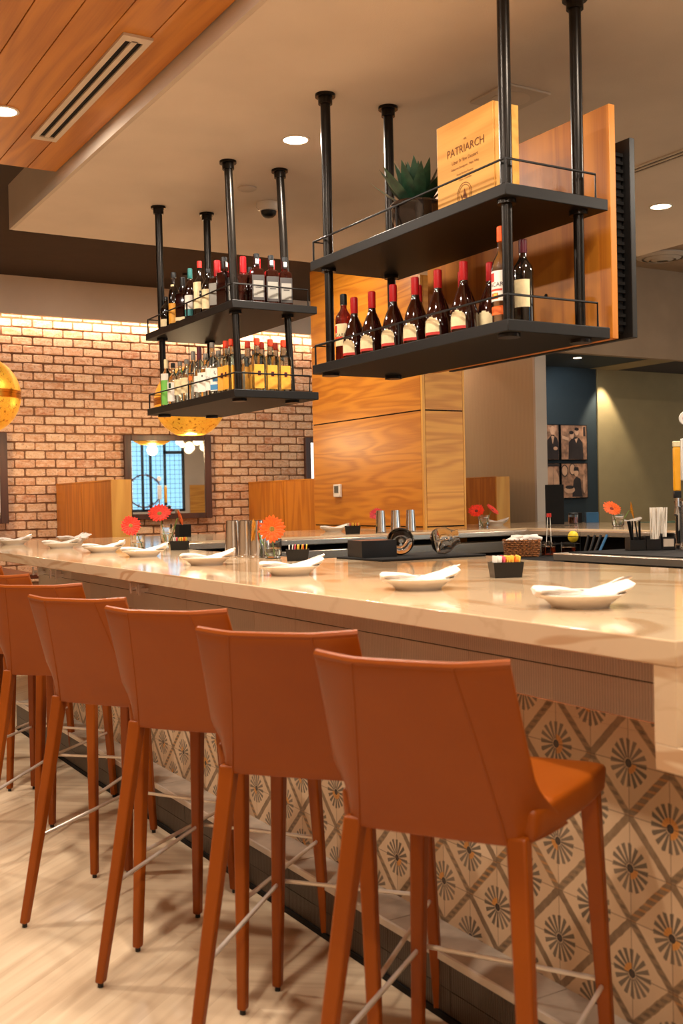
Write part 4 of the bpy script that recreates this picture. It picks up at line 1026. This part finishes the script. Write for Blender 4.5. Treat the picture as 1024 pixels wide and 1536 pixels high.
# beer taps
tp = thing('beer_tap', 'chrome beer tap with a tall yellow handle at the right photo edge', 'beer tap', (5.01, 4.47, 1.0065))
MB().lathe([(.05,0),(.045,.02),(.032,.03),(.032,.26),(.04,.28),(.0001,.30)], n=22).obj('tap_column', 'steelpol', tp)
mb = MB(); mb.tube([(0,0,.24),(-.05,-.02,.25),(-.075,-.03,.20)], .011, 10); mb.tube([(-.05,-.02,.25),(-.05,-.02,.30)], .012, 10); mb.obj('faucet', 'steelpol', tp)
mb = MB(); mb.X = Matrix.Translation((-.05,-.02,.30)) @ rotz(R(-30)); mb.box(-.022,.022,-.012,.012,.04,.30); mb.obj('tap_handle', mat('yellow_tap_handle', (240,166,24), .35), tp, bevel=.008, label='yellow handle')
mb = MB(); mb.X = Matrix.Translation((-.05,-.02,.30)) @ rotz(R(-30)); mb.box(-.022,.022,-.014,.014,.0,.042); mb.obj('handle_ferrule', 'blackpl', tp, bevel=.004)
mb = MB(); mb.X = Matrix.Translation((-.05,-.02,.30)) @ rotz(R(-30)); mb.box(-.023,.023,-.010,.010,.301,.335); mb.obj('handle_crown', 'cream', tp, bevel=.006)
tp2 = thing('beer_tap', 'beer tap with a white handle lettered in red, cut by the right photo edge', 'beer tap', (4.905, 4.32, 1.0065))
MB().lathe([(.05,0),(.045,.02),(.032,.03),(.032,.26),(.04,.28),(.0001,.30)], n=22).obj('tap_column', 'steelpol', tp2)
mb = MB(); mb.X = Matrix.Translation((-.04,-.03,.31)) @ rotz(R(-30)); mb.box(-.035,.045,-.010,.010,.09,.33); mb.obj('tap_handle', 'paper', tp2, bevel=.006, label='white lettered handle')
mb = MB(); mb.X = Matrix.Translation((-.04,-.03,.31)) @ rotz(R(-30))
text_into(mb, 'Coors', .085, lambda x, y: (-.004-y*1.0+.012, -.0112, .205-x*1.0)); mb.obj('handle_lettering', 'redink', tp2)
mb = MB(); mb.X = Matrix.Translation((-.04,-.03,.755)) @ rotz(R(-30)) @ Matrix.Rotation(PI/2, 4, 'X'); mb.lathe([(.04,-.008),(.042,0),(.04,.008)], n=26); mb.obj('round_badge', 'paper', tp2)
mb = MB(); mb.X = Matrix.Translation((-.04,-.03,.755)) @ rotz(R(-30)) @ Matrix.Rotation(PI/2, 4, 'X'); mb.lathe([(.022,.0),(.022,.0092)], n=20); mb.obj('badge_centre', 'redink', tp2)
mb = MB(); mb.tube([(-.04,-.03,.26),(-.04,-.03,.405)], .012, 10); mb.tube([(-.04,-.03,.635),(-.04,-.03,.72)], .008, 10); mb.obj('handle_stem', 'steelpol', tp2)
# items on the right counter arm
o = MB().box(-.085, .085, -.012, .012, 0, .37).obj('menu_board', 'blackmatte', bevel=.003); o.location = (6.84, 7.60, ZC); o.rotation_euler = (-.04, 0, R(-38)); tag(o, 'tall black menu board leaning before the blue wall', 'board')
t = tub('candle_jar', 'small glass jar of orange salt with a black lid beside the menu board', 7.02, 7.55, ZC, .045, .085, 'cola', .75, 'jar')
MB().lathe([(.046,.086),(.046,.1),(.03,.104)], n=20).obj('lid', 'blackpl', t)
o = MB().box(-.06, .06, -.03, .03, 0, .1).obj('card_box', 'bluebox', bevel=.002); o.location = (7.40, 7.70, ZC); o.rotation_euler = (0, 0, R(-30)); tag(o, 'small blue box on the right counter under the pictures', 'box')
o = MB().box(-.04, .04, -.03, .03, 0, .1).obj('card_box', 'blackmatte', bevel=.002); o.location = (7.27, 7.76, ZC); o.rotation_euler = (0, 0, R(-30)); tag(o, 'small black box left of the blue box', 'box')
bn = thing('booth_bench', 'green patterned booth bench back behind the right counter', 'bench', (9.0, 8.9, 0))
MB().box(-.4, 6, .0, .16, .35, 1.005).obj('back_cushion', 'greenbench', bn, bevel=.03); MB().box(-.4, 6, .16, .66, 0, .45).obj('seat', 'greenbench', bn, bevel=.03)

# ------------------------------------------------------------------ framed photographs
def picture(x, z, w_, h_, label, figs):
    t = thing('framed_photograph', label, 'picture', (x, 10.795, z), 0, 'sepia photographs on the blue wall')
    MB().box(0, w_, -.03, 0, 0, h_).obj('frame', 'blackmatte', t)
    MB().box(.012, w_-.012, -.0325, -.0305, .012, h_-.012).obj('print', 'sepiabg', t)
    mb = MB(); 
    def ell(cx, cz, rx, rz, y):
        n = 20; mb.add([(cx+rx*math.cos(2*PI*k/n), y, cz+rz*math.sin(2*PI*k/n)) for k in range(n)], [tuple(range(n))])
    def pg(p, y): mb.add([(a*w_, y, b*h_) for a, b in p], [tuple(range(len(p)))])
    for kind, *a in figs:
        mb.m = {'d': 0, 's': 1}[kind[0]]
        if kind[1] == 'e': ell(a[0]*w_, a[1]*h_, a[2]*w_, a[3]*h_, a[4])
        else: pg(a[0], a[1])
    mb.obj('printed_figures', ['sepiadark', 'sepiaskin'], t)
F = -.0331
picture(9.81, 1.80, .475, .475, 'sepia photo of a couple embracing, woman left of a taller man in a dark suit', [
    ('dp', [(.28,.03),(.30,.5),(.42,.62),(.55,.66),(.70,.62),(.82,.5),(.84,.03)], F), ('se', .42,.70,.075,.10,F-.0004), ('se', .60,.80,.08,.105,F-.0004), ('de', .60,.875,.085,.045,F-.0008), ('de', .40,.775,.085,.05,F-.0008),
    ('sp', [(.52,.6),(.58,.48),(.64,.62)], F-.0008), ('sp', [(.05,.6),(.3,.55),(.3,.63),(.05,.7)], F-.0004), ('dp', [(.85,.68),(.92,.68),(.92,.95),(.85,.95)], F-.0004)])
picture(9.81, 1.29, .475, .475, 'sepia photo of a person in a cap seated among round mirrors and tables', [
    ('dp', [(.40,.05),(.45,.5),(.56,.62),(.72,.55),(.78,.05)], F), ('se', .56,.72,.08,.1,F-.0004), ('dp', [(.46,.78),(.66,.78),(.64,.88),(.48,.88)], F-.0008),
    ('de', .13,.78,.13,.17,F), ('se', .13,.78,.10,.14,F-.0004), ('de', .42,.82,.12,.17,F), ('se', .42,.82,.095,.14,F-.0002), ('se', .30,.25,.2,.1,F-.0006), ('de', .3,.32,.16,.05,F-.001), ('se', .85,.4,.05,.25,F-.0006)])
picture(9.31, 1.80, .475, .475, 'sepia photo of a man in a tuxedo with bow tie', [
    ('dp', [(.45,.03),(.5,.5),(.68,.66),(.78,.7),(.92,.62),(.97,.5),(.97,.03)], F), ('se', .76,.83,.09,.12,F-.0004), ('sp', [(.70,.68),(.76,.45),(.83,.68)], F-.0006), ('dp', [(.70,.66),(.82,.70),(.82,.66),(.70,.70)], F-.001), ('se', .86,.33,.08,.05,F-.0006)])
picture(9.31, 1.29, .475, .475, 'sepia photo of a large wooden barrel', [
    ('se', .68,.45,.3,.44,F), ('dp', [(.5,.1),(.51,.1),(.51,.85),(.5,.85)], F-.0004), ('dp', [(.75,.05),(.76,.05),(.76,.88),(.75,.88)], F-.0004), ('dp', [(.0,.9),(1,.9),(1,.97),(0,.97)], F-.0004)])

# ------------------------------------------------------------------ pendant globes
def globe(x, y, z, r, label):
    t = thing('globe_pendant', label, 'pendant lamp', (x, y, z), 0, 'gold globe pendants over the booths')
    th_ = math.radians(6)
    pr = [(max(r*math.sin(a), .001), -r*math.cos(a)) for a in [math.radians(22+ (84-22)*k/14) for k in range(15)]]
    MB().lathe(pr, n=56).obj('lower_shade', 'gold', t)
    MB().lathe([(r*math.sin(math.radians(22)), -r*math.cos(math.radians(22))+.004), (.001, -r*math.cos(math.radians(22))+.004)], n=40).obj('diffuser', emis('warm_globe_diffuser', (255,190,96), 5), t)
    pr = [(max(r*math.sin(a), .001), -r*math.cos(a)) for a in [math.radians(96+ (178-96)*k/16) for k in range(17)]]
    MB().lathe(pr, n=56).obj('upper_shade', 'gold', t)
    MB().lathe([(r*.995,-.10*r),(r*1.01,-.09*r),(r*1.01,-.02*r),(r*.985,-.015*r),(r*.985,.02*r),(r*1.01,.025*r),(r*1.01,.09*r),(r*.995,.10*r)], n=56).obj('equator_band', mat('brass_band', (196,140,52), .25, 1), t)
    mb = MB(); mb.tube([(0,0,r*.99),(0,0,3.655-z)], .004, 6); mb.obj('cord', 'black', t)
    MB().lathe([(.05,3.64-z),(.05,3.659-z)], n=20).obj('canopy', 'black', t)
globe(4.315, 10.2, 2.361, .362, 'large gold globe pendant hanging before the middle mirror')
globe(2.243, 10.2, 2.362, .362, 'large gold globe pendant cut by the left photo edge')
# bubble chandelier seen only in the mirror
t = thing('bubble_chandelier', 'cluster of glowing glass bubbles reflected in the middle mirror', 'chandelier', (5.85, .6, 2.62))
mb = MB(); rr = random.Random(6)
for k in range(24): mb.sphere((rr.uniform(-.26,.26), rr.uniform(-.2,.2), rr.uniform(-.24,.24)), rr.uniform(.05,.09), 12, 8)
mb.obj('glass_bubbles', emis('glowing_glass_bubbles', (255,226,180), 2.6), t); MB().tube([(0,0,.2),(0,0,1.0)], .008, 6).obj('stem', 'black', t)

# ------------------------------------------------------------------ ceiling fittings and lights
def area(name, loc_, size, power, color, rot=(0,0,0), shape='DISK', sy=None, spread=None):
    l = D.lights.new(name, 'AREA'); l.shape = shape; l.size = size; l.energy = power; l.color = color
    if sy: l.size_y = sy
    if spread: l.spread = spread
    o = D.objects.new(name, l); col.objects.link(o); o.location = loc_; o.rotation_euler = rot; return o
WARM = (1.0, .87, .72)
def downlight(x, y, z, label, power=60, r=.062):
    t = thing('recessed_downlight', label, 'ceiling light', (x, y, z), 0, 'round recessed downlights')
    MB().lathe([(r+.012,-.0005),(r+.012,-.005),(r,-.006),(r,-.0005)], n=32).obj('trim_ring', 'white', t)
    MB().lathe([(r,-.003),(r,-.0035)], n=32).obj('lens', 'lens', t)
    a = area('downlight_lamp', (x, y, z-.012), .13, power, WARM)
LP = 46
downlight(2.63, 4.79, ZS, 'bright round ceiling downlight between the two hanging shelves', LP)
downlight(5.29, 4.84, ZS, 'bright round ceiling downlight at the right edge past the television', LP)
downlight(1.30, 5.27, 3.235, 'downlight in the wood plank ceiling at the left edge', LP*.55)
for x_, y_, p_, d_ in ((1.30, 2.9, .5, 'above the third stool'), (1.30, .6, .7, 'above the near end of the bar'), (.25, 4.1, .75, 'added left of the fourth stool'), (.25, 1.8, .75, 'added left of the nearest stool'), (.25, 6.0, .7, 'added at the far left'), (.25, -.5, .7, 'added behind the camera'), (-.0+.6, 3.0, .4, 'added left of the third stool')):  # left rows are unseen lamps, added to soften shadows and lift the tile front
    downlight(x_, y_, 3.235, 'downlight in the wood plank ceiling '+d_+', out of view', LP*p_)
downlight(4.6, 2.1, ZS, 'added ceiling downlight over the bar station, out of the picture', LP*1.3)  # unseen lamp, added so light bounces off the counter to the ceiling
downlight(2.63, 2.1, ZS, 'ceiling downlight over the near end of the bar, out of the picture', LP*.55)
downlight(2.6, 8.4, 3.66, 'added downlight in the dark ceiling over the left booth, hidden by the lowered ceiling', LP*.8)  # hidden lamp, added to brighten the bulkhead and bricks
downlight(4.4, 8.4, 3.66, 'added downlight in the dark ceiling over the middle booth, hidden by the lowered ceiling', LP*.8)  # second hidden lamp, added for the same bulkhead fill
downlight(9.0, 6.2, 4.15, 'added downlight in the high ceiling by the right wall, out of the picture', LP*1.2)  # unseen lamp, added to lift the dim header wall
downlight(9.40, 9.98, 3.04, 'small downlight above the framed pictures', 10, .05)
t = thing('smoke_detector', 'flat round cream disc on the ceiling left of the camera dome', 'detector', (2.78, 5.66, ZS))
MB().lathe([(.055,0),(.055,-.008),(.045,-.014),(.0001,-.015)], n=28).obj('cover', 'plaster_side', t)
t = thing('security_camera', 'small white dome security camera on the ceiling', 'camera', (3.04, 5.90, ZS))
MB().lathe([(.075,0),(.075,-.022),(.06,-.045),(.045,-.05)], n=28).obj('housing', 'white', t)
MB().lathe([(.05,-.046),(.045,-.07),(.028,-.085),(.0001,-.09)], n=24).obj('lens_dome', 'blackpl', t)
t = thing('ceiling_speaker', 'pale square ceiling plate behind the wooden crate', 'speaker', (3.224, 3.83, ZS))
MB().box(-.13,.13,-.13,.13,-.012,-.0005).obj('face_plate', 'plaster_side', t, bevel=.003); MB().lathe([(.09,-.0125),(.09,-.014),(.0001,-.0145)], n=28).obj('grille', 'vent', t)
# slot diffusers
t = thing('slot_vent', 'long white two slot air vent in the wood plank ceiling', 'air vent', (1.575, 4.87, 3.235))
s2 = MB(); s2.box(-.064,-.038,-.70,.70,-.012,-.0005); s2.box(.038,.064,-.70,.70,-.012,-.0005); s2.box(-.012,.012,-.66,.66,-.012,-.0005); s2.box(-.038,.038,-.70,-.65,-.012,-.0005); s2.box(-.038,.038,.65,.70,-.012,-.0005)
s2.obj('vent_frame', 'vent', t); MB().box(-.04,.04,-.66,.66,-.004,-.0006).obj('slots', 'blackmatte', t)
t = thing('slot_vent', 'two slot linear air vent in the plaster ceiling right of the television', 'air vent', (4.57, 3.5, ZS))
s2 = MB(); s2.box(-.05,-.03,-1.1,.95,-.008,-.0005); s2.box(.03,.05,-1.1,.95,-.008,-.0005); s2.box(-.010,.010,-1.1,.95,-.008,-.0005); s2.obj('vent_frame', 'vent', t); MB().box(-.04,.04,-1.1,.95,-.003,-.0006).obj('slots', 'blackmatte', t)
t = thing('round_air_diffuser', 'round ringed air diffuser on the higher ceiling at the right edge', 'air vent', (9.85, 9.0, 4.149))
for r0, r1, z in ((.30,.24,-.01),(.21,.16,-.03),(.13,.07,-.045)): MB().lathe([(r0,-.001+z*.2),(r0,z-.01),(r1,z-.03),(r1,z-.025),(r0-.01,z)], n=36).obj('ring', 'vent', t)

# cove wash on bricks, olive wall spot, pendant glow
area('cove_lamp', (4.2, 11.10, 3.30), 8.2, 40, (1, .80, .62), (R(18), 0, 0), 'RECTANGLE', .03)
def spot(name, loc_, target, power, ang, blend, color, rad=.03):
    l = D.lights.new(name, 'SPOT'); l.energy = power; l.spot_size = ang; l.spot_blend = blend; l.color = color; l.shadow_soft_size = rad
    o = D.objects.new(name, l); col.objects.link(o); o.location = loc_; d = Vector(target)-Vector(loc_); o.rotation_euler = d.to_track_quat('-Z', 'Y').to_euler(); return o
spot('olive_wall_washer', (10.56, 10.60, 3.02), (10.60, 10.72, 1.2), 100, R(66), .5, (1, .86, .62))
spot('picture_wall_washer', (9.40, 9.98, 3.02), (9.95, 10.8, 2.55), 22, R(70), .8, (.75, .9, 1.0))
for k, (x, y) in enumerate(((4.315, 10.2), (2.243, 10.2))):
    l = D.lights.new('globe_lamp', 'POINT'); l.energy = 22; l.color = (1, .72, .4); l.shadow_soft_size = .06; o = D.objects.new('globe_lamp', l); col.objects.link(o); o.location = (x, y, 1.96)

# ------------------------------------------------------------------ surroundings
w = D.worlds.new('world'); bpy.context.scene.world = w; w.use_nodes = True; nt = w.node_tree; bg = nt.nodes['Background']
tc = nt.nodes.new('ShaderNodeTexCoord'); sp = nt.nodes.new('ShaderNodeSeparateXYZ'); nt.links.new(tc.outputs['Generated'], sp.inputs[0])
mr = nt.nodes.new('ShaderNodeMapRange'); mr.inputs['From Min'].default_value = -.55; mr.inputs['From Max'].default_value = -.85; nt.links.new(sp.outputs[1], mr.inputs[0])
mx = nt.nodes.new('ShaderNodeMix'); mx.data_type = 'RGBA'; mx.inputs[6].default_value = (1.0, .86, .70, 1); mx.inputs[7].default_value = (1.0, .86, .70, 1)
nt.links.new(mr.outputs[0], mx.inputs[0]); nt.links.new(mx.outputs[2], bg.inputs[0]); bg.inputs[1].default_value = 2.6
# daylight panel: overcast street sky outside the windows
o = MB().box(5, 15, -6, -5.9, -1, 6).obj('street_sky', emis('bright_overcast_sky', (140,190,225), .8)); tag(o, 'pale blue street light outside the windows, seen only in the mirror', 'sky')

# ------------------------------------------------------------------ camera
cam = D.cameras.new('camera'); co = D.objects.new('camera', cam); col.objects.link(co); bpy.context.scene.camera = co
cam.sensor_fit = 'VERTICAL'; cam.sensor_height = 36; cam.sensor_width = 24; cam.lens = 1616.58/1536*36
yaw, pit, rol = R(30.797), R(-.6497), R(-1.164)
f = Vector((math.sin(yaw)*math.cos(pit), math.cos(yaw)*math.cos(pit), math.sin(pit))); r = Vector((math.cos(yaw), -math.sin(yaw), 0)); u = r.cross(f)
r2 = r*math.cos(rol)+u*math.sin(rol); u2 = -r*math.sin(rol)+u*math.cos(rol)
co.matrix_world = Matrix(((r2.x,u2.x,-f.x,0),(r2.y,u2.y,-f.y,0),(r2.z,u2.z,-f.z,1.336),(0,0,0,1)))
cam.clip_start = .05
cam.dof.use_dof = True; cam.dof.focus_distance = 6.0; cam.dof.aperture_fstop = 5.6
sc = bpy.context.scene
sc.view_settings.view_transform = 'Standard'; sc.view_settings.look = 'None'; sc.view_settings.gamma = 1; sc.view_settings.use_curve_mapping = False
sc.view_settings.exposure = 0.25
